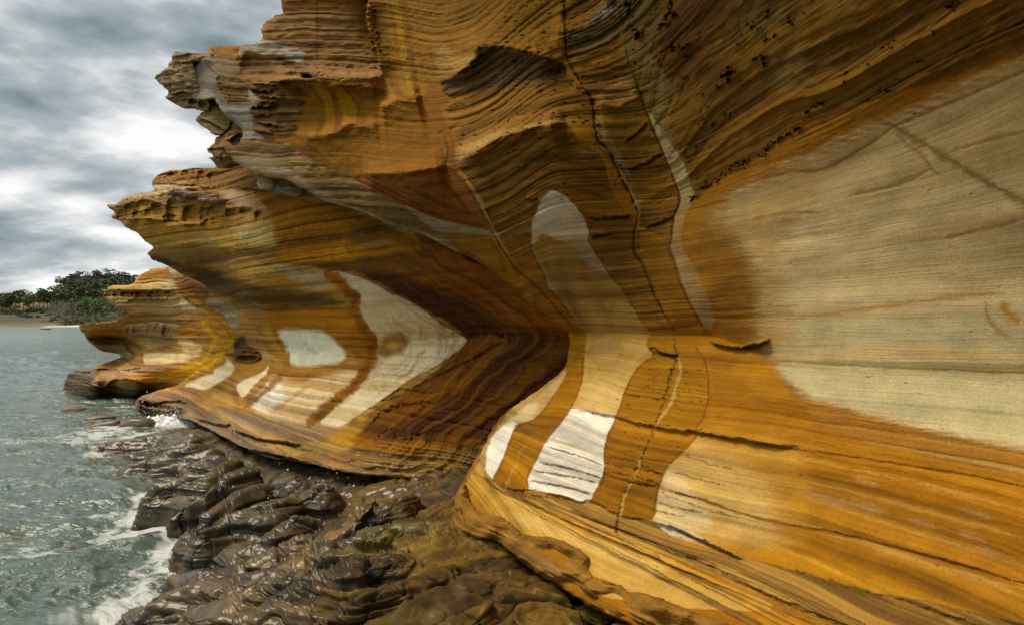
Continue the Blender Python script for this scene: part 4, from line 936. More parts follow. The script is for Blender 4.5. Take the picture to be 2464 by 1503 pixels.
# banding of the deep recess: nested angles pointing into the notch
Bf.bed = zB.astype(np.float32)
vee = (u + 1.42 * np.sqrt((v - vn) ** 2 + 24 ** 2) * np.where(v < vn, 1.08, .90) + 34 * nb + 9 * fbm(u / 30, v / 30, 4.0, 3) + 9 * strata(zB * 6, 2)).astype(np.float32)
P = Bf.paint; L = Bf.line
t = sstep(-.4, .5, strata(zB * 9) + .5 * nb)[:, None]
Bf.col[:] = np.asarray(TAN) * (1 - t) + np.array((.30, .175, .065)) * t
Bf.rough[:] = .7
# recess: maroon bands, darkened so the colour holds its deep shadow
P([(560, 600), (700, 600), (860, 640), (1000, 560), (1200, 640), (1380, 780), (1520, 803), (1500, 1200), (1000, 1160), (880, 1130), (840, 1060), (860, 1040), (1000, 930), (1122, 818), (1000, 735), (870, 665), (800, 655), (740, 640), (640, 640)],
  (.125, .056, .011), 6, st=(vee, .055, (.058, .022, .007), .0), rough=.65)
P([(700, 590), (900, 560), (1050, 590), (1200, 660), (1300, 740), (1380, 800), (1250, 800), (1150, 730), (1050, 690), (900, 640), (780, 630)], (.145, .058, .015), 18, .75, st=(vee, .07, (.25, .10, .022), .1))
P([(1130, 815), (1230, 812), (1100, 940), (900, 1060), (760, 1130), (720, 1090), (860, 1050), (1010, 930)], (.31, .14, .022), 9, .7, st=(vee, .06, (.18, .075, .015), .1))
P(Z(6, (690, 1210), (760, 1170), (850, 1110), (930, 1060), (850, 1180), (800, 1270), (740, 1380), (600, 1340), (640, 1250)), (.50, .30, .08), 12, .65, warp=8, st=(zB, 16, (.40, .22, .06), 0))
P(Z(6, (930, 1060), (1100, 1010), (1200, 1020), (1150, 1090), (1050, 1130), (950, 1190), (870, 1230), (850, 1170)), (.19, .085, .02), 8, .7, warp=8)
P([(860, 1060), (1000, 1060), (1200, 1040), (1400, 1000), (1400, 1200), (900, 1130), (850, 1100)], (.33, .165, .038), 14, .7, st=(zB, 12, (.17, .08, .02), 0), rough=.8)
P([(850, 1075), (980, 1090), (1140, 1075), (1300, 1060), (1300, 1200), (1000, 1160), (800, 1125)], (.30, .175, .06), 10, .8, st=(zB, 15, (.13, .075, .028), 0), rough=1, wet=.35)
# brown vault above
P([(600, 560), (700, 600), (830, 590), (980, 620), (1060, 660), (940, 650), (860, 650), (740, 640), (620, 640), (520, 600)], (.22, .115, .035), 14, .85, st=(zB, 12, (.14, .07, .022), 0))
P(Z(2, (20, 1140), (200, 1170), (330, 1200), (450, 1225), (640, 1280), (850, 1370), (1000, 1420), (1000, 1540), (640, 1560), (180, 1560), (150, 1400), (130, 1290), (90, 1240)), (.42, .20, .03), 5, rough=.9, st=(zB, 12, (.24, .105, .02), 0))
P(Z(2, (480, 1350), (530, 1390), (540, 1430), (500, 1480), (480, 1560), (640, 1560), (590, 1480), (600, 1410), (560, 1350)), (.60, .31, .03), 7, .8, st=('sd', .2, (.40, .18, .02), 0))
P(Z(2, (590, 1430), (640, 1390), (760, 1380), (860, 1440), (820, 1500), (680, 1490)), (.27, .18, .08), 7, .8, st=(zB, 16, (.16, .09, .035), 0))
P(Z(2, (620, 1290), (760, 1310), (850, 1370), (1000, 1440), (960, 1500), (800, 1420), (700, 1380)), (.18, .10, .035), 10, .7)
# block: rubble ledge on top, cream face, dark underside
P(Z(14, (650, 200), (870, 90), (1150, 60), (1400, 60), (1620, -20), (1900, 120), (2100, 190), (1960, 300), (1700, 340), (1480, 330), (1280, 290), (1000, 220), (830, 220), (640, 260)), (.32, .18, .075), 5, st=(zB, 14, (.22, .115, .045), 0), rough=.9)
P(Z(14, (1950, 290), (2090, 215), (2180, 280), (2260, 370), (2100, 350)), (.42, .37, .26), 3)
P(Z(14, (2090, 200), (2250, 210), (2464, 300), (2464, 400), (2270, 360), (2190, 280)), (.38, .22, .05), 3, st=(zB, 20, (.25, .13, .03), 0))
P(Z(14, (640, 270), (840, 280), (1060, 300), (1160, 320), (1000, 360), (720, 360)), (.50, .40, .26), 4, warp=4)
P(Z(14, (840, 360), (1000, 340), (1200, 330), (1400, 380), (1500, 430), (1680, 530), (1550, 550), (1330, 530), (1150, 500), (980, 470)), (.31, .175, .12), 6, rough=1, warp=5)
P(Z(14, (1480, 345), (1700, 345), (1900, 500), (1910, 580), (1720, 570), (1640, 500), (1520, 420)), (.43, .30, .19), 6, rough=.3)
P(Z(14, (98, 520), (280, 440), (490, 383), (700, 370), (900, 400), (1020, 480), (800, 520), (620, 480), (430, 470), (300, 560), (160, 580)), (.46, .35, .21), 4, rough=1, st=(zB, 24, (.33, .22, .12), 0))
P(Z(14, (160, 580), (300, 560), (430, 470), (620, 480), (800, 520), (1020, 470), (1300, 520), (1560, 560), (1740, 570), (1900, 600), (1830, 720), (1500, 680), (1300, 770), (980, 780), (800, 710), (400, 700), (250, 710)), (.48, .30, .115), 6, rough=.7,
  st=(zB, 10, (.30, .17, .065), 0))
P(Z(14, (1040, 500), (1200, 520), (1330, 560), (1350, 660), (1240, 760), (1000, 730), (1020, 600)), (.25, .14, .045), 9, .8, st=(zB, 14, (.33, .2, .07), 0))
P(Z(14, (400, 710), (800, 715), (1000, 790), (1350, 700), (1500, 690), (1850, 730), (1900, 620), (2100, 700), (2150, 800), (2100, 930), (2150, 1040), (1700, 1080), (1000, 1080), (640, 1090), (560, 970), (320, 800)), (.48, .30, .115), 7, rough=.75,
  st=(zB, 12, (.34, .19, .065), 0))
P(Z(14, (1300, 880), (1600, 850), (1850, 740), (2000, 800), (2130, 930), (2140, 1020), (1800, 1020), (1500, 1030), (1250, 1000)), (.56, .44, .24), 16, .9, warp=7, st=(zB, 14, (.46, .33, .16), -.2))
P(Z(14, (1480, 860), (1620, 860), (1700, 1000), (1500, 1020), (1400, 960)), (.55, .33, .10), 14, .75)
P(Z(14, (1360, 700), (1480, 690), (1480, 850), (1350, 860)), (.40, .22, .06), 10, .7)
P(Z(14, (1700, 1030), (1900, 1050), (2180, 1080), (2200, 1200), (2464, 1290), (2464, 1400), (1900, 1330), (1700, 1200)), (.30, .175, .065), 10, .8, st=(zB, 14, (.18, .10, .036), 0), rough=.9)
P(Z(14, (590, 1100), (1000, 1060), (1400, 1080), (1800, 1150), (2100, 1290), (2464, 1390), (2464, 1500), (1700, 1480), (1300, 1300), (950, 1200), (650, 1190)), (.43, .27, .11), 8, .85, st=(zB, 14, (.24, .15, .065), 0))
P(Z(14, (600, 1140), (800, 1160), (1100, 1250), (1500, 1330), (1700, 1380), (1900, 1480), (2000, 1600), (1700, 1640), (1450, 1500), (1150, 1420), (900, 1330), (740, 1240), (640, 1190)), (.06, .04, .018), 10, .92, warp=8, wf=(60, 14))  # dark stain, blackened further for the deep shade under the ledge
P(Z(15, (1000, 185), (1200, 230), (1400, 310), (1560, 400), (1720, 520), (1640, 470), (1700, 520), (1500, 500), (1450, 400), (1280, 310)), (.15, .10, .045), 8, .8, warp=5, wf=(40, 9), st=(zB, 14, (.24, .16, .07), 0))
P(Z(15, (1240, 310), (1300, 300), (1440, 330), (1450, 360), (1380, 350), (1280, 360)), (.46, .36, .24), 3, warp=2)
P(Z(15, (1255, 460), (1340, 430), (1420, 460), (1500, 510), (1540, 560), (1550, 640), (1500, 680), (1420, 620), (1330, 550)), (.40, .34, .25), 3, st=(zB, 14, (.30, .23, .14), -.1))
P(Z(15, (1530, 540), (1600, 590), (1660, 650), (1720, 640), (1740, 700), (1700, 860), (1600, 740), (1500, 720), (1500, 690), (1556, 650)), (.42, .25, .10), 6, st=(zB, 11, (.33, .18, .065), 0))
# left part of the middle bay
P(Z(6, (0, 280), (300, 250), (560, 320), (660, 370), (740, 460), (780, 560), (700, 600), (500, 500), (230, 500), (0, 380)), (.45, .29, .11), 10, .9, st=(zB, 11, (.32, .19, .06), 0))
P([(480, 650), (560, 668), (640, 690), (760, 705), (830, 728), (760, 740), (640, 736), (545, 716), (470, 690)], (.065, .042, .018), 12, .85, warp=9, wf=(60, 9))  # under-ledge shade carried on to the right as dark colour
P(Z(6, (280, 250), (420, 260), (600, 340), (560, 390), (400, 330)), (.42, .35, .23), 10, .7)
P(Z(6, (230, 490), (500, 490), (760, 490), (780, 560), (860, 660), (900, 730), (870, 790), (830, 830), (760, 780), (720, 700), (620, 630), (480, 610), (330, 620), (290, 570)), (.36, .17, .03), 9, .9, st=(zB, 12, (.23, .10, .022), 0))
P(Z(6, (140, 470), (230, 500), (340, 490), (500, 490), (420, 510), (250, 520)), (.12, .075, .03), 6, .8, warp=4)
P(Z(6, (190, 590), (290, 560), (330, 640), (375, 730), (380, 800), (330, 800), (260, 770), (200, 680)), (.40, .235, .09), 6, st=('sd', .13, (.28, .155, .05), 0))
P(Z(6, (260, 570), (420, 575), (640, 620), (740, 700), (760, 800), (680, 860), (520, 880), (360, 850), (350, 760)), (.42, .215, .045), 12, .9, st=('sd', .10, (.33, .16, .035), 0))
P(Z(6, (320, 640), (450, 628), (580, 638), (640, 680), (700, 740), (722, 790), (660, 832), (520, 848), (430, 842), (372, 800), (372, 735)), (.68, .68, .52), 7, warp=4, wf=(40, 8), rough=.05)
L(Z(6, (480, 690), (500, 740), (560, 770)), (.44, .44, .34), 4, .6, 2, soft=1); L(Z(6, (560, 760), (700, 730)), (.68, .66, .5), 5, .6, 2, soft=1)
P(Z(6, (360, 840), (520, 870), (700, 850), (830, 830), (790, 900), (600, 890), (440, 940), (290, 930)), (.29, .145, .06), 9, .85, st=(zB, 16, (.40, .22, .09), 0), rough=.8)
P(Z(6, (150, 1070), (230, 980), (300, 910), (450, 940), (600, 900), (770, 870), (800, 900), (755, 970), (640, 1060), (560, 1140), (490, 1195), (320, 1175), (200, 1130)), (.72, .57, .35), 8, warp=5, st=(zB, 14, (.55, .38, .19), -.2), wet=.35, rough=.6)
P(Z(6, (180, 1060), (270, 970), (340, 960), (360, 1040), (280, 1100), (200, 1110)), (.82, .75, .60), 10, .85, wet=.5)  # white shine on the cream slope, painted as colour
L(Z(6, (310, 1110), (380, 1050), (460, 990), (520, 960)), (.33, .19, .09), 4, .6, 2, soft=1)
# pale patch
patch = Z(6, (640, 292), (700, 280), (800, 310), (900, 350), (980, 400), (1080, 442), (1200, 512), (1290, 582), (1400, 650), (1452, 692), (1400, 760), (1250, 860), (1130, 920), (1000, 1012), (850, 1112), (760, 1172), (690, 1212), (570, 1196), (640, 1110),
          (720, 1040), (780, 980), (850, 900), (912, 820), (922, 740), (905, 660), (850, 590), (812, 500), (798, 450), (818, 425), (760, 380), (690, 345))
P(patch, (.58, .48, .31), 2.2, warp=2.5, st=(zB, 11, (.50, .40, .25), -.1), rough=.16)
P(Z(6, (640, 292), (700, 280), (800, 310), (900, 350), (980, 400), (1080, 442), (1060, 470), (900, 420), (820, 425), (740, 370)), (.52, .44, .29), 4, .8, warp=2)
P(Z(6, (1000, 780), (1150, 740), (1350, 760), (1250, 860), (1130, 920), (1000, 1012), (850, 1112), (760, 1172), (690, 1212), (570, 1196), (700, 1070), (850, 930)), (.76, .66, .46), 9, .9, warp=4, st=(zB, 13, (.60, .48, .28), -.3))
P(Z(6, (925, 720), (960, 660), (1040, 650), (1100, 690), (1060, 760), (980, 790), (925, 770)), (.22, .12, .04), 8, .9, warp=5); P(Z(6, (960, 720), (1000, 685), (1060, 690), (1050, 740), (990, 760)), (.42, .27, .11), 5, .85, st=('sd', .35, (.28, .16, .06), 0))
for k_ in range(10):
    y_ = 470 + k_ * 62
    L(Z(6, (870 + 30 * (k_ % 3), y_), (1000 + 20 * k_ % 70, y_ - 6), (1090 + 25 * (k_ % 4), y_ - 10)), (.36, .23, .10), 2.2 + k_ % 3, .35, 3, soft=1, wf=(40, 8), taper=.4)
for x in (1290, 1330, 1370): L(Z(6, (x, 570 + (x - 1290) * .6), (x + 4, 660), (x - 4, 780)), (.36, .27, .12), 4, .45, 3, soft=1)
prB = random.Random(8)
for _ in range(16):
    a, b = Z(6, (prB.uniform(880, 1060), prB.uniform(880, 1010)))[0]; P([(a - 5, b), (a, b - 2.5), (a + 6, b - 1), (a + 2, b + 3)], (.40, .26, .12), 2, .5, warp=2)
# brown vein
vein = Z(6, (600, 290), (680, 330), (740, 400), (790, 430), (770, 490), (800, 560), (840, 640), (885, 690), (880, 750), (870, 810), (845, 870), (800, 930), (760, 985), (690, 1030), (630, 1080), (560, 1140), (500, 1195))
L(vein, (.25, .105, .022), 13, 1, 4, taper=.01, wvar=.25, wf=(18, 18)); L(vein, (.20, .09, .024), 3, .7, 5, wf=(12, 12), dig=.02)
L(vein, None, 13, 1, 4, dig=-.04)
L(Z(6, (1450, 692), (1400, 760), (1250, 862), (1130, 922), (1000, 1014), (850, 1114), (700, 1212)), (.28, .125, .03), 2.5, .8, 1.5)
L(Z(6, (700, 280), (800, 308), (900, 348), (980, 398), (1080, 440), (1200, 510), (1290, 580), (1400, 648)), (.18, .09, .03), 2.5, .8, 2)
L(Z(6, (1290, 900), (1400, 850), (1500, 800), (1600, 740), (1720, 685), (1650, 660), (1560, 600)), (.10, .035, .01), 3, .85, 3, dig=.05)
L(Z(6, (960, 1050), (1100, 1000), (1300, 900)), (.12, .05, .014), 4, .8, 4, dig=.04)
L(Z(6, (880, 1200), (950, 1130), (1050, 1090), (1150, 1080), (1250, 1050)), (.14, .055, .014), 4, .7, 6, dig=.07, wf=(10, 8))
L(Z(6, (900, 1290), (1000, 1230), (1080, 1300), (1200, 1240)), (.16, .07, .02), 4, .7, 6, dig=.05, wf=(12, 8))
# left patches, veins and the cavernous knob
P(Z(15, (1065, 1185), (1180, 1110), (1310, 1080), (1330, 1040), (1420, 990), (1425, 925), (1480, 990), (1510, 1040), (1440, 1110), (1340, 1170), (1240, 1215), (1130, 1200)), (.82, .72, .52), 3, warp=2, st=(zB, 14, (.70, .58, .38), -.3), rough=.08)
P(Z(15, (1520, 1180), (1600, 1130), (1748, 1060), (1800, 1010), (1780, 1080), (1660, 1190), (1580, 1285), (1540, 1250)), (.80, .70, .50), 3, warp=2, st=(zB, 14, (.70, .58, .38), -.3), rough=.08)
P(Z(15, (1340, 960), (1430, 900), (1480, 900), (1420, 990), (1320, 1040), (1250, 1090), (1090, 1170), (900, 1260), (800, 1240), (1080, 1120)), (.47, .27, .06), 8, .9, st=('sd', .15, (.36, .2, .08), 0))
L(Z(15, (1480, 800), (1430, 870), (1330, 960), (1200, 1050), (1050, 1120), (900, 1190), (780, 1240)), (.66, .36, .05), 5, .85, 4, soft=1)
P(Z(15, (660, 1300), (800, 1235), (1080, 1190), (1200, 1230), (1300, 1240), (1180, 1330), (1000, 1330), (800, 1340)), (.42, .25, .14), 8, .9, rough=1, st=(zB, 16, (.31, .17, .09), 0))
P(Z(15, (1250, 1240), (1400, 1150), (1520, 1050), (1510, 1140), (1540, 1290), (1600, 1290), (1748, 1160), (1748, 1210), (1640, 1310), (1600, 1420), (1200, 1440), (1090, 1400), (1150, 1320)), (.48, .31, .12), 7, .9, st=('sd', .12, (.36, .2, .075), 0), rough=.7)
P(Z(15, (1510, 1000), (1700, 970), (1748, 1030), (1600, 1100), (1510, 1110)), (.40, .22, .07), 7, .8)
L(Z(6, (380, 760), (370, 850), (320, 920), (260, 980), (180, 1050), (110, 1100)), (.30, .15, .05), 7, .95, 3, taper=.03)
knob = Z(15, (1505, 790), (1540, 750), (1600, 745), (1590, 790), (1640, 830), (1720, 890), (1730, 950), (1640, 985), (1520, 975), (1480, 930), (1425, 915), (1430, 895), (1490, 890), (1500, 840))
i, m, sd = Bf.mask(knob, 3, 2)
Bf.k[i] += m * np.sqrt(np.clip(sd, 0, 16) / 16) * .35
P(knob, (.155, .088, .042), 3, warp=2, rough=1)
P(Z(15, (1590, 745), (1680, 690), (1740, 760), (1740, 880), (1660, 840), (1600, 800)), (.38, .22, .10), 7, .9)
Bf.pit(*Z(15, (1610, 945))[0], 24, 8, .5, PIT, -.05, .25); Bf.pit(*Z(15, (1530, 830))[0], 8, 10, .25, (.06, .035, .02), .3, .5); Bf.pit(*Z(15, (1560, 775))[0], 9, 5, .2, (.10, .06, .03), -.2, .4)
Bf.lip(Z(15, (1500, 900), (1600, 880), (1720, 900)), .12, 8, .1)
# the sea-worn foot: dark, wet and leafy
P(Z(16, (100, 10), (300, 30), (620, 60), (680, 150), (760, 230), (950, 320), (1070, 400), (1400, 500), (1800, 600), (2000, 680), (1960, 640), (1600, 560), (1300, 420), (1050, 260), (900, 150), (760, 100), (640, -20), (420, -60), (150, -60)), (.30, .19, .10), 8, .9, rough=1, wet=.5,
  st=(zB, 22, (.16, .10, .045), 0))
P(Z(16, (820, 60), (1000, 90), (1250, 130), (1500, 170), (1850, 240), (2080, 280), (2050, 340), (1800, 420), (1500, 360), (1200, 300), (1080, 260), (1000, 150)), (.40, .28, .17), 12, .85, rough=1, wet=.55, st=(zB, 26, (.20, .12, .06), 0))
P(Z(16, (1060, 280), (1300, 380), (1600, 420), (1900, 420), (2250, 420), (2100, 540), (1900, 580), (1500, 460), (1250, 420)), (.44, .315, .12), 8, .85, rough=1, st=(zB, 20, (.30, .2, .07), 0), wet=.2)
P(Z(16, (900, 420), (1100, 420), (1400, 500), (1750, 600), (1950, 670), (2464, 700), (2464, 800), (1900, 760), (1500, 640), (1150, 560), (900, 500)), (.13, .085, .036), 7, .85, rough=1, wet=.6)
P([(330, 955), (380, 990), (460, 1010), (540, 1040), (640, 1085), (760, 1115), (860, 1135), (860, 1180), (600, 1120), (420, 1040)], (.15, .095, .04), 8, .75, rough=1, wet=.6)
for pts in (Z(16, (100, 20), (300, 45), (620, 80)), Z(16, (690, 170), (900, 230), (1050, 240)), Z(16, (1060, 290), (1300, 370), (1500, 400), (1750, 440)), Z(16, (1000, 440), (1200, 480), (1400, 510), (1760, 600)),
            Z(15, (650, 1300), (800, 1340), (930, 1310), (1100, 1330)), Z(15, (640, 1340), (800, 1400), (1090, 1400))):
    Bf.lip(pts, .16, 7, .14, warp=3); L([(x, y + 3) for x, y in pts], (.06, .036, .016), 3, .8, 3, dig=.06)
# scallops under the block rim
for x, y, a, b in ((400, 560, 90, 60), (545, 510, 80, 55), (700, 530, 70, 30), (680, 610, 110, 80), (900, 560, 85, 110), (1130, 620, 95, 120), (1290, 640, 60, 80), (1420, 590, 90, 60), (1620, 610, 70, 45), (1800, 590, 70, 40), (1960, 640, 50, 50), (280, 640, 70, 60), (470, 650, 70, 60), (850, 680, 80, 40)):
    p, q = Z(14, (x, y))[0]; Bf.bay(p, q, a * .21, b * .2, .17)
for x, y, a, b in ((1260, 150, 60, 60), (1400, 180, 80, 70), (1060, 140, 50, 40), (880, 160, 60, 30)):
    p, q = Z(14, (x, y))[0]; Bf.bay(p, q, a * .2, b * .2, .16)
Bf.lip(Z(14, (110, 530), (300, 550), (430, 465), (620, 480), (800, 525), (1020, 475), (1300, 520), (1560, 560), (1740, 570), (1900, 590)), .10, 8, -.02, warp=3, taper=.04)
Bf.lip(Z(14, (250, 710), (400, 705), (790, 710), (1000, 720)), .08, 9, .06, warp=3); Bf.lip(Z(14, (1000, 770), (1230, 765), (1330, 690), (1490, 680)), .07, 8, .06, warp=3)
Bf.lip(Z(14, (800, 1060), (1000, 1045), (1200, 1040), (1450, 1050), (1700, 1060)), .05, 8, .05, warp=2)
Bf.lip(Z(14, (1710, 320), (1900, 330), (2230, 380), (2420, 440)), .12, 6, .08, warp=2)
Bf.lip(Z(14, (640, 260), (1000, 270), (1280, 300), (1480, 335)), .06, 7, .04)
# relief
depthk = np.clip(Bf.Y / 8, .5, 1.6)
Bf.k -= (depthk * Bf.rough ** 1.3 * .075 * gaps(zB * 10 + .12 * nb) * np.clip(.6 + .6 * fbm(XB * 1.0, YB * 1.0, HB * 1.6 + 9, 3), 0, 1)).astype(np.float32)
Bf.k -= (depthk * Bf.rough * .030 * gaps(zB * 27 + .15 * nb, .2, .5)).astype(np.float32)
Bf.k += (depthk * (Bf.rough ** 1.3 * (.042 * strata(zB * 12, 4) * (.6 + .5 * fbm(XB * 1.2, YB * 1.2, HB * 2, 3)) + .030 * fbm(XB * 2.6, YB * 2.6, HB * 9, 4)) + .006 * strata(zB * 40, 2))).astype(np.float32)
rec = sstep(880, 1000, u)
foot = sstep(78, 12, Bf.sd + 14 * nb) * sstep(930, 985, v)
Bf.k -= (foot * depthk * (.13 * gaps(zB * 8 + .5 * nb, .0, .4) + .05 * fbm(XB * 3, YB * 3, HB * 7, 4) + .06 * gaps(zB * 21 + nb))).astype(np.float32)
Bf.col = mixc0(Bf.col, (.10, .066, .03), foot * .62 * sstep(-.5, .3, fbm(XB * 1.5, YB * 1.5, HB * 7, 4)))
Bf.wet = np.maximum(Bf.wet, foot * .7).astype(np.float32)
Bf.k += (rec * .035 * strata(vee * .05, 3)).astype(np.float32)
Bf.k += (.05 * fbm(XB * .7, YB * .7, HB * 1.5, 3)).astype(np.float32)
m_ = 1 + (.06 + 1.0 * Bf.rough) * (.28 * strata(zB * 30, 3) - .35 * gaps(zB * 19 + .1 * nb, .2, .45) * (Bf.rough > .3)) * (1 - .6 * rec) + .10 * strata(zB * 9, 2) + .15 * fbm(XB * 4, YB * 4, HB * 6, 4) + rec * .22 * strata(vee * .16, 3)
lum_ = (Bf.col @ np.array([.3, .55, .15], np.float32))[:, None]
Bf.col = np.clip(lum_ + (Bf.col - lum_) * 1.15, .004, .9) * 1.14
Bf.col *= m_[:, None].astype(np.float32)
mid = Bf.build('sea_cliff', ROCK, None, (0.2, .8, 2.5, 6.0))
tag(mid, 'deep banded sandstone recess and cream jutting block between the overhang and the far point', 'cliff', kind='structure')

# ================================================================== FAR POINT
C_out = (Z(15, (1600, 200), (1300, 180), (1000, 165), (940, 138), (905, 150), (860, 160), (780, 163), (740, 190), (690, 210), (650, 240), (625, 290), (540, 312), (430, 308), (390, 340), (352, 400), (380, 430), (440, 470), (490, 512), (590, 530), (602, 545),
             (520, 570), (485, 600), (500, 625), (440, 625), (300, 633), (145, 655), (165, 710), (190, 730), (220, 790), (280, 840), (340, 880), (430, 895), (522, 922), (490, 945), (380, 980), (270, 1025), (290, 1042), (180, 1048), (68, 1065), (40, 1100), (20, 1140), (8, 1200), (20, 1270), (200, 1290),
             (600, 1300), (900, 1290), (1200, 1200), (1700, 1000), (1800, 700)))
C_spots = [(200, 785, 17), (245, 700, 16.2), (330, 690, 15.6), (400, 646, 15.6), (330, 660, 16), (300, 730, 15.5), (420, 700, 15), (300, 770, 16.3), (440, 780, 15), (400, 830, 15.8), (290, 860, 19), (240, 830, 17.8), (340, 850, 16.4), (460, 850, 14.6), (300, 890, 15.3), (400, 880, 14.6),  # image points with estimated depths
           (160, 900, 17.6), (235, 925, 15.6), (330, 930, 14.6), (165, 940, 17.4), (270, 935, 16.4), (350, 950, 16.2), (500, 880, 13.4), (520, 820, 13.2), (540, 780, 12.8), (560, 750, 12.9), (520, 700, 13.6), (600, 800, 12.8), (480, 680, 14.2), (620, 700, 14)]
Cf = Face(C_out, C_spots, step=1.8, edge=1.3, roll=7, edge_f=(16, 4))
u, v = Cf.u, Cf.v
XC, YC, HC = Cf.X.copy(), Cf.Yc.copy(), Cf.Zc.copy()
nb = fbm(XC * .8, YC * .8, HC * 2, 4); zC = HC + .05 * nb; Cf.bed = zC.astype(np.float32)
P = Cf.paint; L = Cf.line
t = sstep(-.4, .5, strata(zC * 8) + .5 * nb)[:, None]
Cf.col[:] = np.array((.47, .29, .10)) * (1 - t) + np.array((.33, .18, .055)) * t
Cf.rough[:] = .8
P(Z(15, (625, 290), (780, 163), (940, 140), (1000, 170), (960, 260), (1000, 300), (800, 310)), (.48, .25, .06), 4, st=(zC, 9, (.37, .18, .04), 0))
P(Z(15, (620, 300), (800, 285), (960, 250), (1010, 320), (980, 350), (700, 330)), (.60, .46, .23), 4, st=(zC, 14, (.48, .32, .12), 0))
P(Z(15, (930, 150), (1000, 170), (1000, 210), (950, 200)), (.5, .44, .32), 3)
P(Z(15, (352, 400), (430, 305), (620, 305), (640, 400), (500, 420), (420, 440)), (.50, .33, .13), 5, st=(zC, 16, (.36, .21, .065), 0), rough=1)
P(Z(15, (480, 440), (700, 400), (980, 390), (1060, 450), (1180, 515), (1000, 530), (980, 560), (700, 540), (600, 520)), (.46, .32, .14), 5, st=(zC, 10, (.34, .21, .08), 0))
P(Z(15, (1030, 430), (1100, 440), (1170, 510), (1050, 518)), (.56, .48, .29), 3)
P(Z(15, (980, 250), (1150, 270), (1300, 400), (1300, 450), (1200, 430), (1120, 380), (1010, 340)), (.34, .15, .05), 6, rough=1, st=(zC, 14, (.22, .09, .03), 0))
P(Z(15, (1000, 350), (1150, 400), (1300, 470), (1330, 560), (1200, 500), (1180, 510), (1080, 440)), (.38, .19, .035), 5, st=('sd', .3, (.25, .11, .02), 0))
P(Z(15, (620, 580), (900, 560), (1230, 540), (1210, 640), (960, 600), (640, 610)), (.40, .215, .07), 6, st=(zC, 12, (.26, .125, .035), 0))
P(Z(15, (540, 660), (650, 640), (800, 620), (900, 640), (1020, 660), (960, 690), (700, 680), (560, 690)), (.62, .48, .26), 4, warp=3, rough=1)
P(Z(15, (560, 690), (700, 690), (900, 670), (1010, 730), (900, 770), (620, 760)), (.36, .24, .10), 5, st=(zC, 13, (.24, .145, .05), 0))
P(Z(15, (950, 690), (1220, 640), (1240, 700), (1340, 765), (1150, 770), (1010, 730)), (.42, .20, .035), 5, st=(zC, 12, (.27, .12, .024), 0))
P(Z(15, (145, 650), (490, 628), (530, 720), (480, 760), (250, 760), (190, 730)), (.46, .27, .09), 4, st=(zC, 12, (.33, .18, .055), 0))
P(Z(15, (190, 740), (480, 750), (560, 790), (400, 820), (240, 790)), (.26, .15, .055), 5, st=(zC, 12, (.14, .08, .03), 0))
P(Z(15, (270, 830), (450, 810), (560, 830), (600, 910), (520, 940), (400, 890)), (.50, .42, .29), 6)
P(Z(15, (545, 790), (640, 800), (700, 880), (720, 990), (620, 980), (600, 910), (560, 860)), (.36, .19, .05), 4, st=('sd', .25, (.25, .12, .03), 0))
P(Z(15, (650, 780), (900, 780), (1050, 790), (1040, 900), (720, 900), (690, 840)), (.45, .28, .09), 8, st=(zC, 9, (.36, .2, .055), 0))
P(Z(15, (700, 830), (780, 800), (860, 820), (830, 870), (740, 870)), (.54, .4, .18), 4, st=('sd', .5, (.40, .24, .08), 0))
P(Z(15, (1010, 770), (1130, 785), (1150, 820), (1220, 830), (1215, 890), (1160, 930), (1000, 985), (850, 990), (720, 995), (720, 910), (900, 900), (1050, 890)), (.64, .51, .28), 4, st=(zC, 12, (.55, .38, .16), -.1), rough=.4)
P(Z(15, (290, 1020), (500, 950), (620, 950), (700, 1000), (1000, 990), (900, 1010), (640, 1030), (320, 1045)), (.42, .23, .07), 4, st=(zC, 16, (.3, .15, .04), 0))
P(Z(15, (230, 1165), (340, 1050), (600, 1020), (900, 1000), (1080, 975), (900, 1050), (640, 1090), (420, 1130), (390, 1205)), (.44, .27, .14), 4, rough=1, st=(zC, 16, (.34, .2, .1), 0))
P(Z(15, (420, 1130), (640, 1080), (900, 1040), (1200, 950), (1400, 880), (1400, 920), (1100, 1090), (800, 1200), (600, 1150), (440, 1170)), (.52, .30, .065), 5, st=('sd', .2, (.38, .2, .045), 0), rough=.5)
P(Z(15, (400, 1180), (600, 1140), (800, 1180), (780, 1230), (500, 1240), (400, 1210)), (.24, .13, .04), 6, st=(zC, 16, (.12, .065, .022), 0))
P(Z(15, (10, 1060), (330, 1040), (240, 1160), (340, 1180), (380, 1220), (600, 1250), (800, 1240), (900, 1320), (0, 1320)), (.16, .105, .045), 4, rough=1, wet=.4, st=(zC, 20, (.09, .055, .025), 0))
P(Z(15, (400, 1240), (800, 1220), (1000, 1200), (1000, 1330), (300, 1330)), (.045, .03, .015), 6, .9, wet=.4)  # shadow under the ledge, painted as near-black rock
yb = [(1335, 560), (1250, 610), (1245, 660), (1290, 710), (1345, 770), (1320, 830), (1280, 900), (1200, 980), (1060, 1040), (880, 1070)]
L(Z(15, *yb), (.42, .22, .03), 17, .8, 3, soft=1); L(Z(15, *yb), (.66, .37, .03), 5, .95, 3, soft=1)
L(Z(15, (1400, 620), (1470, 690), (1480, 770), (1430, 850), (1340, 950), (1200, 1040), (1000, 1100)), (.64, .35, .03), 6, .9, 3, soft=1)
P(Z(15, (1250, 600), (1340, 560), (1480, 700), (1480, 790), (1350, 770), (1270, 680)), (.42, .19, .025), 4, .8, st=('sd', .4, (.58, .3, .03), .1))
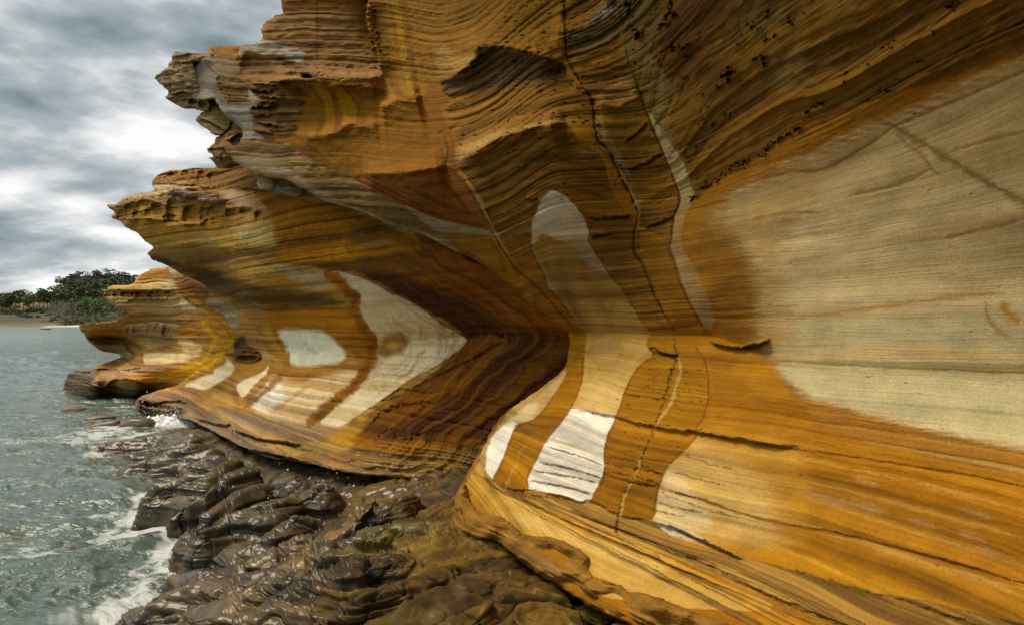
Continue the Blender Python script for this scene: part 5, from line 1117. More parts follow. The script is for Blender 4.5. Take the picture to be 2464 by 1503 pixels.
P(Z(15, (1300, 790), (1470, 790), (1400, 890), (1250, 980), (1220, 950), (1290, 880)), (.46, .24, .035), 5, .7, st=('sd', .35, (.58, .31, .04), 0))
for x, y, a, b in ((400, 410, 50, 36), (470, 400, 40, 40), (560, 390, 60, 34), (640, 380, 40, 30), (700, 385, 60, 36), (790, 390, 44, 34), (860, 385, 50, 36), (930, 380, 50, 30), (640, 690, 30, 26), (700, 690, 40, 30), (770, 680, 40, 30), (830, 670, 36, 40), (900, 690, 44, 40), (580, 690, 36, 26), (950, 690, 36, 26)):
    p, q = Z(15, (x, y))[0]; Cf.bay(p, q, a * .26 * prng.uniform(.7, 1.2), b * .26 * prng.uniform(.8, 1.2), .24)
Cf.lip(Z(15, (380, 350), (600, 350), (800, 350), (1000, 345)), .16, 7, .02, warp=2); Cf.lip(Z(15, (500, 640), (700, 620), (900, 610), (1210, 610)), .12, 6, .06, warp=2)
Cf.lip(Z(15, (350, 440), (520, 460), (640, 430), (980, 430)), .12, 7, .08); Cf.lip(Z(15, (520, 745), (700, 745), (900, 770), (1340, 768)), .18, 8, .14, warp=1)
Cf.lip(Z(15, (145, 660), (300, 640), (490, 632)), .1, 6, .02); Cf.lip(Z(15, (190, 745), (350, 790), (480, 780)), .1, 6, .1)
Cf.lip(Z(15, (270, 1035), (500, 1045), (700, 1025)), .12, 5, .1); Cf.lip(Z(15, (230, 1165), (350, 1205), (420, 1140), (600, 1130), (800, 1200)), .25, 6, .2)
Cf.lip(Z(15, (60, 1070), (330, 1048)), .1, 5, .08)
for k_ in range(5): L(Z(15, (20, 1110 + 26 * k_), (200, 1105 + 27 * k_), (380, 1190 + 14 * k_)), (.05, .03, .015), 1.4, .7, 2, dig=.05)
Cf.k -= (Cf.rough * .14 * gaps(zC * 7 + .3 * nb)).astype(np.float32)
Cf.k += (Cf.rough * (.075 * strata(zC * 9, 4) * (.6 + .5 * nb) + .05 * fbm(XC * 2, YC * 2, HC * 8, 4)) + .01 * strata(zC * 30, 2)).astype(np.float32)
lum_ = (Cf.col @ np.array([.3, .55, .15], np.float32))[:, None]
Cf.col = (lum_ + (Cf.col - lum_) * .95) * 1.15
Cf.col *= (1 + .22 * strata(zC * 26, 3) + .16 * fbm(XC * 3, YC * 3, HC * 5, 4))[:, None].astype(np.float32)
far = Cf.build('rocky_point', ROCK, None, (0.2, .8, 2.5))
tag(far, 'layered yellow sandstone point with undercut ledges standing at the edge of the bay', 'cliff', kind='structure')
# ================================================================== ROCK PLATFORM (height field over plan)
def gp(u, v, z):
    """plan position of a point seen at (u, v) that lies at height z"""
    Y = (EYE - z) * F / (v - YH)
    return ((u - CX) / F * Y, Y, z)
base_pts = [gp(*p) for p in [
    (1095, 1264, .92), (1250, 1352, .88), (1420, 1470, .86), (1600, 1600, .85), (1232, 1503, .93), (1000, 1400, .85), (1000, 1250, .72), (850, 1300, .55), (700, 1400, .48), (620, 1503, .45), (500, 1490, .18),
    (800, 1240, .32), (1120, 1180, .78), (1100, 1130, .62), (860, 1140, .42), (690, 1105, .32), (600, 1085, .3), (530, 1050, .25), (350, 975, -.1), (420, 1200, -.05), (700, 1180, .3),
    (300, 1480, -.35), (380, 1370, -.3), (600, 1320, -.12), (330, 1260, -.35), (200, 1120, -.4), (100, 1000, -.6), (150, 950, -.8), (-100, 1250, -.9), (-300, 1503, -1.0), (0, 1503, -.7), (-600, 1000, -1.5), (300, 1050, -.3), (640, 1270, .0),
    (1232, 1900, .93), (800, 1900, .6), (300, 1900, -.2), (1700, 1900, .93), (-500, 1900, -1), (0, 1700, -.8), (100, 1550, -.6), (-800, 1503, -1.3), (-200, 2400, -1), (200, 2400, -.5), (-1200, 1200, -1.6)]]
base_fit = tps_fit([(p[0], p[1]) for p in base_pts], [p[2] for p in base_pts], 4.0, 5e-3)
lobes = []
def lobe(k, w, *pts):
    q = []
    for a, b, z in pts:
        uu, vv = Z(k, (a, b))[0]; q.append(gp(uu, vv, z))
    lobes.append((np.array(q), w))
lobe(9, .50, (600, 350, .02), (700, 295, .13), (900, 250, .22), (1180, 190, .32), (1320, 215, .4))
lobe(9, .30, (700, 375, .02), (900, 340, .12), (1100, 300, .24), (1300, 250, .36))
lobe(9, .34, (860, 465, .02), (900, 410, .2), (1050, 360, .28), (1300, 290, .4))
lobe(9, .24, (985, 492, .02), (1040, 452, .18), (1180, 398, .28), (1400, 325, .4))
lobe(9, .26, (1255, 470, .1), (1300, 410, .32), (1450, 372, .42))
lobe(9, .28, (1000, 660, .05), (1060, 580, .28), (1200, 520, .34), (1280, 490, .40), (1400, 470, .44), (1560, 400, .46))
lobe(9, .22, (970, 765, .02), (1010, 700, .26), (1150, 650, .34), (1330, 640, .38), (1480, 575, .42))
lobe(9, .14, (1125, 865, .0), (1155, 785, .26), (1250, 690, .38), (1360, 645, .42), (1500, 560, .46))
lobe(9, .26, (1390, 625, .34), (1500, 520, .46), (1650, 450, .5))
lobe(9, .30, (1290, 950, .02), (1325, 845, .38), (1405, 745, .48), (1600, 615, .52), (1800, 540, .54), (2000, 510, .56))
lobe(9, .26, (1335, 975, .05), (1400, 850, .42), (1520, 765, .48), (1700, 705, .52), (1900, 645, .52))
lobe(9, .20, (1600, 840, .36), (1720, 780, .46), (1850, 740, .48))
lobe(9, .24, (1960, 620, .5), (2080, 570, .58), (2173, 560, .6))
lobe(9, .26, (1200, 1110, .0), (1300, 1060, .14), (1500, 1000, .24), (1700, 935, .34), (1850, 830, .46), (2000, 770, .5))
lobe(9, .28, (1125, 1270, .0), (1200, 1170, .2), (1400, 1130, .32), (1700, 1050, .42), (2000, 900, .55))
lobe(9, .34, (870, 1500, .0), (960, 1370, .2), (1100, 1290, .34), (1400, 1210, .42), (1700, 1130, .52), (2000, 1050, .6))
lobe(9, .24, (1100, 1490, .3), (1400, 1375, .46), (1700, 1255, .56), (1900, 1180, .62))
lobe(10, .24, (415, 1010, .58), (520, 880, .7), (760, 760, .78), (1100, 600, .86))
lobe(10, .16, (700, 800, .72), (900, 640, .80), (1200, 510, .86))
lobe(10, .26, (470, 1170, .62), (600, 985, .8), (900, 850, .87), (1300, 760, .88))
lobe(10, .26, (0, 1450, .65), (330, 1240, .78), (700, 1110, .87), (1000, 1010, .90))
lobe(10, .20, (1000, 1503, .93), (1300, 1330, .96), (1600, 1200, .93), (1900, 1130, .88))
lobe(10, .16, (560, 1450, .84), (850, 1300, .93), (1200, 1180, .95), (1500, 1100, .90))
lobe(10, .14, (1500, 1503, .95), (1750, 1350, .94), (2000, 1300, .88))

def plat_height(x, y, detail=True, flat=1.0):
    x = np.asarray(x, np.float32).ravel(); y = np.asarray(y, np.float32).ravel()
    b = np.clip(tps_eval(base_fit, x, y), -1.6, 1.15)
    h = b.copy()
    wx = x + .07 * pn(x * 2.1, y * 2.1, 1.1); wy = y + .07 * pn(x * 2.1, y * 2.1, 7.1)
    for q, w in lobes:
        m = (x > q[:, 0].min() - w * 1.3) & (x < q[:, 0].max() + w * 1.3) & (y > q[:, 1].min() - w * 1.3) & (y < q[:, 1].max() + w * 1.3)
        if not m.any(): continue
        px, py = wx[m], wy[m]
        best = np.full(px.shape, 9., np.float32); zc = np.zeros_like(px)
        for i in range(len(q) - 1):
            e = q[i + 1, :2] - q[i, :2]
            tt = np.clip(((px - q[i, 0]) * e[0] + (py - q[i, 1]) * e[1]) / (e @ e), 0, 1)
            d = np.hypot(px - q[i, 0] - tt * e[0], py - q[i, 1] - tt * e[1])
            k = d < best; best[k] = d[k]; zc[k] = (q[i, 2] + tt * (q[i + 1, 2] - q[i, 2]))[k]
        r = np.clip(best / w, 0, 1)
        drop = np.clip(zc - b[m] + .10, .10, .6)
        z = zc - drop * (1 - np.maximum(1 - r ** 2.2, 0) ** .72)
        z = np.where(best < w, z, -2)
        h[m] = np.where(z > h[m], z, h[m] + .0)
    if detail:
        n2 = fbm(x * 1.4, y * 1.4, h * 1.4, 4)
        h = h + .05 * fbm(x * 2.2, y * 2.8, 3.3, 4)
        q = h * 1.7 + .06 * x - .30 * y + .24 * fbm(x * 1.1, y * 1.1, h * 1.1, 2)
        fr = (q * 8) % 1.0; f2 = (q * 26) % 1.0
        on_ = .35 + .65 * sstep(-.3, .3, fbm(x * .9 + 3, y * .9, 6.1, 3))
        on_ = on_ * (.35 + .65 * sstep(-2.2, -1.0, x))
        h = h + flat * on_ * (.050 * (sstep(0, .12, fr) - fr) + .019 * (sstep(0, .15, f2) - f2)) + .005 * flat * strata(q * 40, 2)
        return h, q, n2
    return h

urow = np.concatenate([np.arange(-160, 1960, 3.5), np.arange(1960, 3400, 40)])
vden = np.concatenate([np.arange(935, 1850, .72), 1850 * 1.03 ** np.arange(1, 40)])
UU, VD = np.meshgrid(urow, vden)
YD = (EYE - .55) * F / (VD - YH); XD = (UU - CX) / F * YD
HD = plat_height(XD, YD, False).reshape(YD.shape)
VP = YH + (EYE - HD) * F / YD                       # closer spacing of the mesh rows on steep flanks
dv_ = np.diff(VP, axis=0)
ds = (np.where(dv_ > 0, dv_, -.2 * dv_) + .12 * np.minimum(np.diff(VD, axis=0), 3)) * np.where(VP[:-1] > 1560, .12, 1.0) + .01
cs_ = np.concatenate([np.zeros((1, ds.shape[1])), np.cumsum(ds, 0)], 0)
NR = 860
Yp = np.empty((NR, len(urow))); Hp = np.empty_like(Yp)
w_ = np.linspace(0, 1, NR)
for c_ in range(len(urow)):
    Yp[:, c_] = np.interp(w_ * cs_[-1, c_], cs_[:, c_], YD[:, c_])
    Hp[:, c_] = np.interp(w_ * cs_[-1, c_], cs_[:, c_], HD[:, c_])
for _ in range(6):
    Yp[:, 1:-1] = (Yp[:, :-2] + Yp[:, 1:-1] * 2 + Yp[:, 2:]) / 4
UU = np.repeat(urow[None], NR, 0)
Xp = (UU - CX) / F * Yp
xp, yp = Xp.ravel().astype(np.float32), Yp.ravel().astype(np.float32)
slope = np.abs(np.gradient(Hp, axis=0) / (np.abs(np.gradient(Yp, axis=0)) + 1e-4)).ravel()
h, q, n2 = plat_height(xp, yp, True, (1 - sstep(.25, .9, slope)).astype(np.float32))
H_, W_ = UU.shape
# skin relief along the rock's own normal, so that steep flanks are layered too
P3 = np.stack([xp, yp, h], 1).reshape(H_, W_, 3)
def soft(a):
    for _ in range(4):
        a = (a + np.roll(a, 1, 0) + np.roll(a, -1, 0) + np.roll(a, 1, 1) + np.roll(a, -1, 1)) / 5
    return a
N3 = np.cross(np.gradient(soft(P3), axis=1), np.gradient(soft(P3), axis=0)); N3 /= np.linalg.norm(N3, axis=2, keepdims=True) + 1e-9
N3 *= np.sign(N3[..., 2:3]); N3 = N3.reshape(-1, 3).astype(np.float32)
lam3 = h + .03 * n2 + .05 * xp
steep = sstep(.02, .35, 1 - N3[:, 2])
joint = sstep(.90, .985, 1 - 2 * np.abs(pn(xp * 1.6 + .3 * n2, yp * 1.6, h * 1.6 + 3))) + .6 * sstep(.93, .99, 1 - 2 * np.abs(pn(xp * 4, yp * 4 + .3 * n2, h * 5 + 8)))
crk = 1 - 2 * np.abs(fbm(xp * 5, yp * 5, h * 6, 3))
dry = sstep(-2.2, -.8, xp)
disp = (.25 + .75 * steep) * (.016 * strata(lam3 * 20, 3) - .026 * gaps(lam3 * 24, .1, .4)) + .014 * fbm(xp * 4, yp * 4, h * 5, 3) + (.003 + .012 * dry) * crk + .007 * dry * fbm(xp * 14, yp * 14, h * 14, 2) - .030 * joint - .012 * (1 - steep) * gaps(q * 11 + .2 * n2, .15, .4)
xp0, yp0 = xp.copy(), yp.copy()
xp = (xp + N3[:, 0] * disp).astype(np.float32); yp = (yp + N3[:, 1] * disp).astype(np.float32); h = (h + N3[:, 2] * disp).astype(np.float32)
ii = np.arange(H_ * W_).reshape(H_, W_)
fq = np.stack([ii[:-1, :-1].ravel(), ii[1:, :-1].ravel(), ii[1:, 1:].ravel(), ii[:-1, 1:].ravel()], 1)
fq = fq[(h[fq].max(1) > -.4)]
cw = np.stack([np.full_like(h, .120), np.full_like(h, .080), np.full_like(h, .020)], 1)          # sea-wet grey brown
def mixc(c, col, m): return c * (1 - m[:, None]) + np.asarray(col, np.float32)[None] * m[:, None]
cw = mixc(cw, (.055, .036, .016), sstep(-.3, .4, strata(q * 14, 3) + .6 * n2) * .8)
gold = sstep(-2.6, -1.2, xp + .5 * fbm(xp * .9, yp * .9, 5.1, 3) - .15 * (yp - 4))
cw = mixc(cw, (.165, .090, .010), gold * .9)
cw = mixc(cw, (.055, .030, .008), gold * sstep(-.15, .45, strata(q * 12 + 40, 3) + .5 * n2) * .85)
cw = mixc(cw, (.20, .14, .018), gold * sstep(.2, .6, fbm(xp * 1.7, yp * 1.7, 9.1, 4) + .3 * strata(q * 16, 2)) * .7)
cw = mixc(cw, (.06, .052, .016), sstep(.05, .5, fbm(xp * 1.2 + 4, yp * 1.6, 2.1, 4)) * .7)
cw = mixc(cw, (.20, .125, .042), gold * sstep(.3, .7, fbm(xp * 2.2, yp * 2.2, 14.1, 4)) * .6)
cw = mixc(cw, (.055, .04, .02), sstep(.12, .0, h) * .6)
cw *= (1 - .6 * np.clip(joint, 0, 1) - .5 * gaps(lam3 * 24, .1, .4) * (.35 + .65 * steep) - .35 * gaps(q * 11 + .2 * n2, .15, .4) + .35 * np.clip(crk, 0, 1) * fbm(xp * 2, yp * 2, h * 2 + 7, 2) + .30 * strata(q * 34, 2) + .25 * fbm(xp * 9, yp * 9, h * 12, 2))[:, None]
wetp = np.clip(.95 - .75 * sstep(-1.6, -.1, xp + .4 * fbm(xp * 1.3, yp * 1.3, 8.8, 3) + .25 * (3.6 - yp)), .12, 1) 
plat = mesh_obj('rock_platform', np.stack([xp, yp, h], 1), fq, WETROCK, None,
                {'stain': np.clip(cw, .004, .9), 'wet': wetp, 'rough': np.full_like(h, .7), 'bed': q})
tag(plat, 'wet brown sandstone shelf with rounded ridges running down into the sea', 'rock shelf', kind='structure')

# the brown rim of rock along the foot of the overhang: a part of it
rim = Face(Z(7, (205, 1000), (160, 1085), (168, 1150), (145, 1200), (128, 1250), (205, 1282), (300, 1302), (380, 1304), (430, 1338), (500, 1402), (560, 1452), (640, 1506), (800, 1600), (1000, 1720), (1600, 1900), (1900, 1900), (1350, 1660), (1080, 1560), (930, 1500), (888, 1405), (832, 1352), (700, 1297), (600, 1290), (522, 1277),
            (480, 1232), (390, 1180), (305, 1160), (272, 1132), (240, 1090), (225, 1040)),
           [(1110, 1180, 3.66), (1095, 1262, 3.54), (1140, 1285, 3.36), (1190, 1292, 3.20), (1250, 1330, 3.02), (1300, 1375, 2.85), (1380, 1430, 2.62), (1500, 1500, 2.32), (1412, 1350, 2.66), (1250, 1285, 3.10), (1145, 1225, 3.45), (1600, 1480, 2.2), (1700, 1560, 2.0)],
           step=2.2, edge=3.0, roll=20, rollk=1.5, edge_f=(20, 12), lam=1e-3)
zR = rim.Zc + .02 * fbm(rim.X * 3, rim.Yc * 3, rim.Zc * 3, 3)
cn = fbm(rim.X * 2.2, rim.Yc * 2.2, rim.Zc * 5, 4)
sdl = np.clip(rim.sd, 0, 60)
t = sstep(-.3, .4, strata(zR * 24 + sdl * .02) + .5 * cn)[:, None]
rim.col[:] = np.array((.33, .175, .045)) * (1 - t) + np.array((.16, .08, .024)) * t
tt = sstep(.1, .6, cn)[:, None]
rim.col[:] = rim.col * (1 - .7 * tt) + np.array((.37, .22, .085)) * tt * .7
rim.paint(Z(7, (230, 1080), (300, 1160), (480, 1235), (600, 1290), (800, 1320), (900, 1400), (880, 1440), (700, 1340), (520, 1320), (400, 1220), (240, 1150)), (.20, .10, .034), 8, .6, warp=8)
rim.rough[:] = 1
rim.k += (.035 * cn - .03 * gaps(zR * 16 + sdl * .03 + .3 * cn) + .016 * strata(zR * 20 + sdl * .03, 4) + .012 * fbm(rim.X * 9, rim.Yc * 9, rim.Zc * 16, 4)).astype(np.float32)
rim.k += (.09 * pn(rim.u / 55, rim.v / 45, 3.1)).astype(np.float32)
rim.col *= (1 + .2 * strata(zR * 55, 3))[:, None].astype(np.float32)
rim.build('foot_rim', ROCK, overhang, (.1, .4, 1.0))

# ================================================================== SEA
uw = np.concatenate([-420 - 8 * 1.09 ** np.arange(70, 0, -1), np.arange(-420, 900, 3.0)]); vw = np.concatenate([783.2 + 3 * (np.arange(0, 24) / 24.0), 786.4 * 1.0 + np.arange(0, 700, 2.4), 1490 * 1.02 ** np.arange(0, 40)])
UW, VW = np.meshgrid(uw, vw)
Yw = EYE * F / (VW - YH); Xw = (UW - CX) / F * Yw
xw, yw = Xw.ravel().astype(np.float32), Yw.ravel().astype(np.float32)
def ridge(n): return 1 - 2 * np.abs(n)
ca, sa = math.cos(.35), math.sin(.35)
ax, ay = xw * ca + yw * sa, -xw * sa + yw * ca
wrp = fbm(xw * .35, yw * .35, 2.2, 3)
wv = (.055 * ridge(pn(ax * .42 + wrp, ay * .85 + .6 * wrp, .3)) + .040 * ridge(pn(ax * 1.0 + wrp, ay * 1.9, 4.3)) + .020 * fbm(ax * 2.6, ay * 4.6, 8.3, 3) + .012 * ridge(pn(ax * 5 + 2 * wrp, ay * 9, 2.3)) * sstep(14, 7, yw) + .007 * fbm(ax * 8, ay * 12, 1.3, 2) * sstep(16, 8, yw))
amp = 1.0 + .1 * sstep(10, 5, yw)
dep = -plat_height(xw, yw, False)
zw = wv * amp * (1 + .25 * sstep(.9, .2, dep))
shore = np.exp(-np.clip(dep, 0, 3) / .35) * sstep(30, 12, yw)
lace = ridge(fbm(xw * 1.5 + .8 * wrp, yw * 2.0, 6.6, 4)) 
lace2 = ridge(fbm(ax * .8 + wrp, ay * 2.6, 16.6, 4))
fz = fbm(xw * .55, yw * .6, 4.4, 4)
dens = .36 * sstep(18, 5, yw) * sstep(-.15, .5, fz) + 1.0 * shore * sstep(-.45, .35, fbm(xw * 1.3, yw * 1.3, 7.7, 4))
for sx, sy, rx, ry, am in ((400, 1026, 1.4, .6, .75), (270, 1062, 1.7, .45, .5), (300, 1130, 1.0, .4, .35), (330, 1265, .7, .25, .5), (640, 1312, .9, .16, .6), (500, 1335, .9, .2, .55), (420, 1290, .8, .2, .5), (150, 1250, 1.2, .25, .3), (60, 1330, .7, .25, .3)):
    g_ = gp(sx, sy, 0)
    dens = dens + am * np.exp(-((xw - g_[0]) ** 2 / rx ** 2 + (yw - g_[1]) ** 2 / ry ** 2)) * (.8 + .5 * fz)
dens = np.clip(dens * .8, 0, .60)
net = .62 * (ridge(fbm(xw * 1.7 + .9 * wrp, yw * 2.4, 6.6, 4)) * .5 + .5) + .38 * (ridge(fbm(xw * 6, yw * 8, 16.6, 3)) * .5 + .5) + .10 * fbm(xw * 18, yw * 20, 3, 2)
foam = sstep(1.13 - dens, 1.33 - dens, net) * (.65 + .35 * sstep(.3, .8, dens))
cap = sstep(.075, .12, wv) * sstep(.1, .5, fbm(xw * 2.5, yw * 3, 12.2, 3)) * sstep(40, 12, yw)
foam = np.clip(foam + .5 * cap, 0, 1)
shal = np.exp(-np.clip(dep, 0, 4) / .5)
cwat = np.stack([np.full_like(xw, .10), np.full_like(xw, .16), np.full_like(xw, .145)], 1)
cwat = mixc(cwat, (.25, .40, .41), sstep(14, 90, yw))  # paler with distance: sky reflection put into the water's tint
cwat = mixc(cwat, (.14, .14, .07), sstep(.1, .6, fbm(xw * .7, yw * .9, 8.1, 3)) * sstep(14, 6, yw) * .7)
cwat = mixc(cwat, (.10, .075, .035), shal * .55)
cwat = mixc(cwat, (.72, .76, .75), foam * .85)
SEA, n, l, b = new_mat('sea water')
at = n.new('ShaderNodeAttribute'); at.attribute_name = 'tint'; l.new(at.outputs['Color'], b.inputs['Base Color'])
af = n.new('ShaderNodeAttribute'); af.attribute_name = 'foam'
mr = n.new('ShaderNodeMath'); mr.operation = 'MULTIPLY_ADD'; l.new(af.outputs['Fac'], mr.inputs[0]); mr.inputs[1].default_value = .5; mr.inputs[2].default_value = .09
l.new(mr.outputs[0], b.inputs['Roughness']); b.inputs['IOR'].default_value = 1.33
tc = n.new('ShaderNodeTexCoord')
def wbump(scale, st, det, dist, nrm=None):
    mp = n.new('ShaderNodeMapping'); mp.inputs['Scale'].default_value = st; l.new(tc.outputs['Object'], mp.inputs[0])
    t_ = n.new('ShaderNodeTexNoise'); t_.inputs['Scale'].default_value = scale; t_.inputs['Detail'].default_value = det; t_.inputs['Distortion'].default_value = .6
    l.new(mp.outputs[0], t_.inputs['Vector'])
    bp = n.new('ShaderNodeBump'); bp.inputs['Strength'].default_value = 1; bp.inputs['Distance'].default_value = dist
    l.new(t_.outputs['Fac'], bp.inputs['Height'])
    if nrm: l.new(nrm, bp.inputs['Normal'])
    return bp.outputs[0]
nr = wbump(1.0, (.6, 1.6, 1), 6, .36)
nr = wbump(4.5, (.7, 1.3, 1), 4, .022, nr)
l.new(nr, b.inputs['Normal'])
H_, W_ = UW.shape; ii = np.arange(H_ * W_).reshape(H_, W_)
fq = np.stack([ii[:-1, :-1].ravel(), ii[1:, :-1].ravel(), ii[1:, 1:].ravel(), ii[:-1, 1:].ravel()], 1)
sea = mesh_obj('sea', np.stack([xw, yw, zw + .012 * foam * fbm(xw * 9, yw * 9, 2, 2)], 1), fq, SEA, None, {'tint': cwat, 'foam': foam})
tag(sea, 'choppy grey green sea with lacy white foam round the rocks', 'sea', kind='structure')
bx = np.array([(-3500, -400, -.35), (3500, -400, -.35), (3500, 5000, -.35), (-3500, 5000, -.35)])
o = mesh_obj('sea_bed', bx, np.array([[0, 1, 2, 3]]), simple_mat('deep water', (.05, .10, .095), .12, .1, .05), None, None, False)
tag(o, 'dark open water under the waves', 'sea', kind='structure')
# ================================================================== FAR SHORE
hp = []
for u_, Y_, z_ in ((-700, 300, -.3), (-300, 300, -.3), (0, 300, -.3), (150, 298, -.3), (330, 300, -.3), (700, 300, -.3), (-700, 400, 9), (-300, 340, 3.6), (-300, 400, 10), (-300, 520, 12), (0, 340, 3.8), (0, 400, 10.5), (0, 520, 12), (100, 340, 3.8), (100, 400, 11.5), (200, 320, 2), (200, 340, 5), (200, 420, 20),
                   (200, 520, 27), (300, 340, 6), (300, 420, 24), (300, 520, 31), (700, 340, 8), (700, 450, 30), (700, 520, 30), (-700, 520, 12), (0, 700, 0), (300, 700, 5), (-700, 700, -2), (700, 700, 5)):
    hp.append(((u_ - CX) / F * Y_, Y_, z_))
hill_fit = tps_fit([(p[0], p[1]) for p in hp], [p[2] for p in hp], 200.0, 1e-3)
def hill_z(x, y):
    return float(tps_eval(hill_fit, np.array([x]), np.array([y]))[0])
hx = np.arange(-620, -60, 2.5); hy = np.concatenate([np.arange(290, 440, 2.0), np.arange(440, 720, 10)])
HX, HY = np.meshgrid(hx, hy); x_, y_ = HX.ravel().astype(np.float32), HY.ravel().astype(np.float32)
z_ = tps_eval(hill_fit, x_, y_) + .35 * fbm(x_ * .08, y_ * .08, 0, 4) * sstep(0, 3, tps_eval(hill_fit, x_, y_))
gcol = np.stack([np.full_like(x_, .25), np.full_like(x_, .165), np.full_like(x_, .06)], 1)
g1 = fbm(x_ * .05, y_ * .03, 3, 4)
gcol = mixc(gcol, (.165, .11, .045), sstep(-.2, .5, g1))
gcol = mixc(gcol, (.13, .09, .05), sstep(-360, -310, x_ + 12 * g1) * sstep(310, 325, y_))
gcol = mixc(gcol, (.11, .13, .03), sstep(.2, .7, fbm(x_ * .06 + 5, y_ * .1, 8, 3)) * .6)
gcol = mixc(gcol, (.12, .15, .035), sstep(312, 302, y_) * sstep(-315, -285, x_) * .8)
gcol = mixc(gcol, (.055, .06, .026), sstep(-345, -318, x_ + 10 * g1) * sstep(318, 336, y_) * .85)
gcol *= (1 + .35 * fbm(x_ * .5, y_ * .5, 1, 3))[:, None]
m, n, l, b = new_mat('dry grass'); at = n.new('ShaderNodeAttribute'); at.attribute_name = 'stain'; l.new(at.outputs['Color'], b.inputs['Base Color']); b.inputs['Roughness'].default_value = .95
H_, W_ = HX.shape; ii = np.arange(H_ * W_).reshape(H_, W_)
fq = np.stack([ii[:-1, :-1].ravel(), ii[1:, :-1].ravel(), ii[1:, 1:].ravel(), ii[:-1, 1:].ravel()], 1)
o = mesh_obj('hill', np.stack([x_, y_, z_], 1), fq, m, None, {'stain': np.clip(gcol, .01, .9)})
tag(o, 'dry grassy slope rising from the far shore of the bay', 'hill', kind='structure')
bxs = np.linspace(-245, -216, 40); bv, bf = [], []
for i_, x in enumerate(bxs):
    w = math.sin(math.pi * i_ / 39) ** .6
    for y, zz in ((293 - 3 * w, -.2), (300, .5 + .3 * w), (303 + 4 * w, hill_z(x, 303 + 4 * w) + .4 * w)):
        bv.append((x, y + math.sin(i_ * .7) * .5, zz))
for i_ in range(39):
    for k in (0, 1): bf.append((i_ * 3 + k, i_ * 3 + 3 + k, i_ * 3 + 4 + k, i_ * 3 + 1 + k))
tag(mesh_obj('beach', bv, np.array(bf), simple_mat('white sand', (.55, .49, .40), .95, .15, .3)), 'small strip of white sand at the far shore', 'beach', kind='structure')

LEAF = [simple_mat('gum leaves dark', (.09, .12, .045), .7, .45, .6), simple_mat('gum leaves green', (.135, .18, .045), .7, .45, .6), simple_mat('gum leaves bright', (.14, .235, .04), .7, .4, .6)]
BARK = simple_mat('pale bark', (.33, .27, .21), .9, .3, .5); DARKBARK = simple_mat('brown bark', (.15, .11, .085), .9, .3, .5)
tr = random.Random(21)
def tube(vs, fs, pts, rad, sides=5):
    b0 = len(vs)
    for k, (p, r) in enumerate(zip(pts, rad)):
        p = np.array(p); a = np.array(pts[min(k + 1, len(pts) - 1)]) - np.array(pts[max(k - 1, 0)])
        a = a / (np.linalg.norm(a) + 1e-9); s = np.cross(a, (0.31, .95, .1)); s /= np.linalg.norm(s); t = np.cross(a, s)
        for j in range(sides):
            c = 2 * math.pi * j / sides; vs.append(tuple(p + r * (math.cos(c) * s + math.sin(c) * t)))
    for k in range(len(pts) - 1):
        for j in range(sides):
            a_, b_ = b0 + k * sides + j, b0 + k * sides + (j + 1) % sides
            fs.append((a_, b_, b_ + sides, a_ + sides))
def gum_meshes(seed, height=1.0, spread=.42, bare=False, crown_low=.45, n_limb=6, clumps=9, leafs=46):
    r = random.Random(seed); vs, fs = [], []
    lean = r.uniform(-.08, .08)
    trunk = [(lean * t * t + .015 * math.sin(5 * t + seed), .03 * t * math.sin(seed), t * .62) for t in (0, .2, .4, .6, .8, 1)]
    tube(vs, fs, trunk, [.022, .018, .016, .014, .012, .009])
    tips = []
    for k in range(n_limb):
        t = r.uniform(.45, .98) if not bare else r.uniform(.25, .98)
        b0 = np.array((lean * t * t, 0, t * .62)); a = r.uniform(0, 6.28); d = r.uniform(.5, 1) * spread
        tip = b0 + np.array((math.cos(a) * d, math.sin(a) * d, r.uniform(.15, .36)))
        mid = (b0 + tip) / 2 + np.array((r.uniform(-.04, .04), r.uniform(-.04, .04), -.03))
        tube(vs, fs, [b0, mid, tip], [.010, .007, .004], 4); tips.append(tip)
        for _ in range(2 if not bare else 4):
            t2 = mid + np.array((r.uniform(-.15, .15), r.uniform(-.15, .15), r.uniform(.06, .22)))
            tube(vs, fs, [mid, t2], [.006, .003], 4); tips.append(t2)
    cv, cf = [], []
    if not bare:
        cl = [(tips[k % len(tips)] + np.array((r.uniform(-.06, .06), r.uniform(-.06, .06), r.uniform(-.22, .1))), r.uniform(.11, .2)) for k in range(clumps)]
        for c, rad in cl:
            for _ in range(leafs):
                q = np.array((r.gauss(0, 1), r.gauss(0, 1), r.gauss(0, 1))); q /= np.linalg.norm(q); q *= rad * r.uniform(.45, 1) ** .6
                q[2] *= .55
                p = c + q; s = r.uniform(.016, .034)
                a = np.array((r.gauss(0, 1), r.gauss(0, 1), r.gauss(0, .5))); a /= np.linalg.norm(a); bb = np.cross(a, (r.gauss(0, 1), r.gauss(0, 1), r.gauss(0, 1))); bb /= np.linalg.norm(bb) + 1e-9
                b0 = len(cv); cv += [tuple(p - a * s * 1.5), tuple(p + bb * s), tuple(p + a * s * 1.5), tuple(p - bb * s)]; cf.append((b0, b0 + 1, b0 + 2, b0 + 3))
    return vs, fs, cv, cf
protos = []
for s in range(6):
    vs, fs, cv, cf = gum_meshes(30 + s, spread=(.30, .42, .36, .48, .28, .40)[s], clumps=(12, 15, 13, 16, 11, 14)[s])
    protos.append((vs, fs, cv, cf))
dead = [gum_meshes(70 + s, spread=.36, bare=True, n_limb=9) for s in range(3)]
mesh_cache = {}
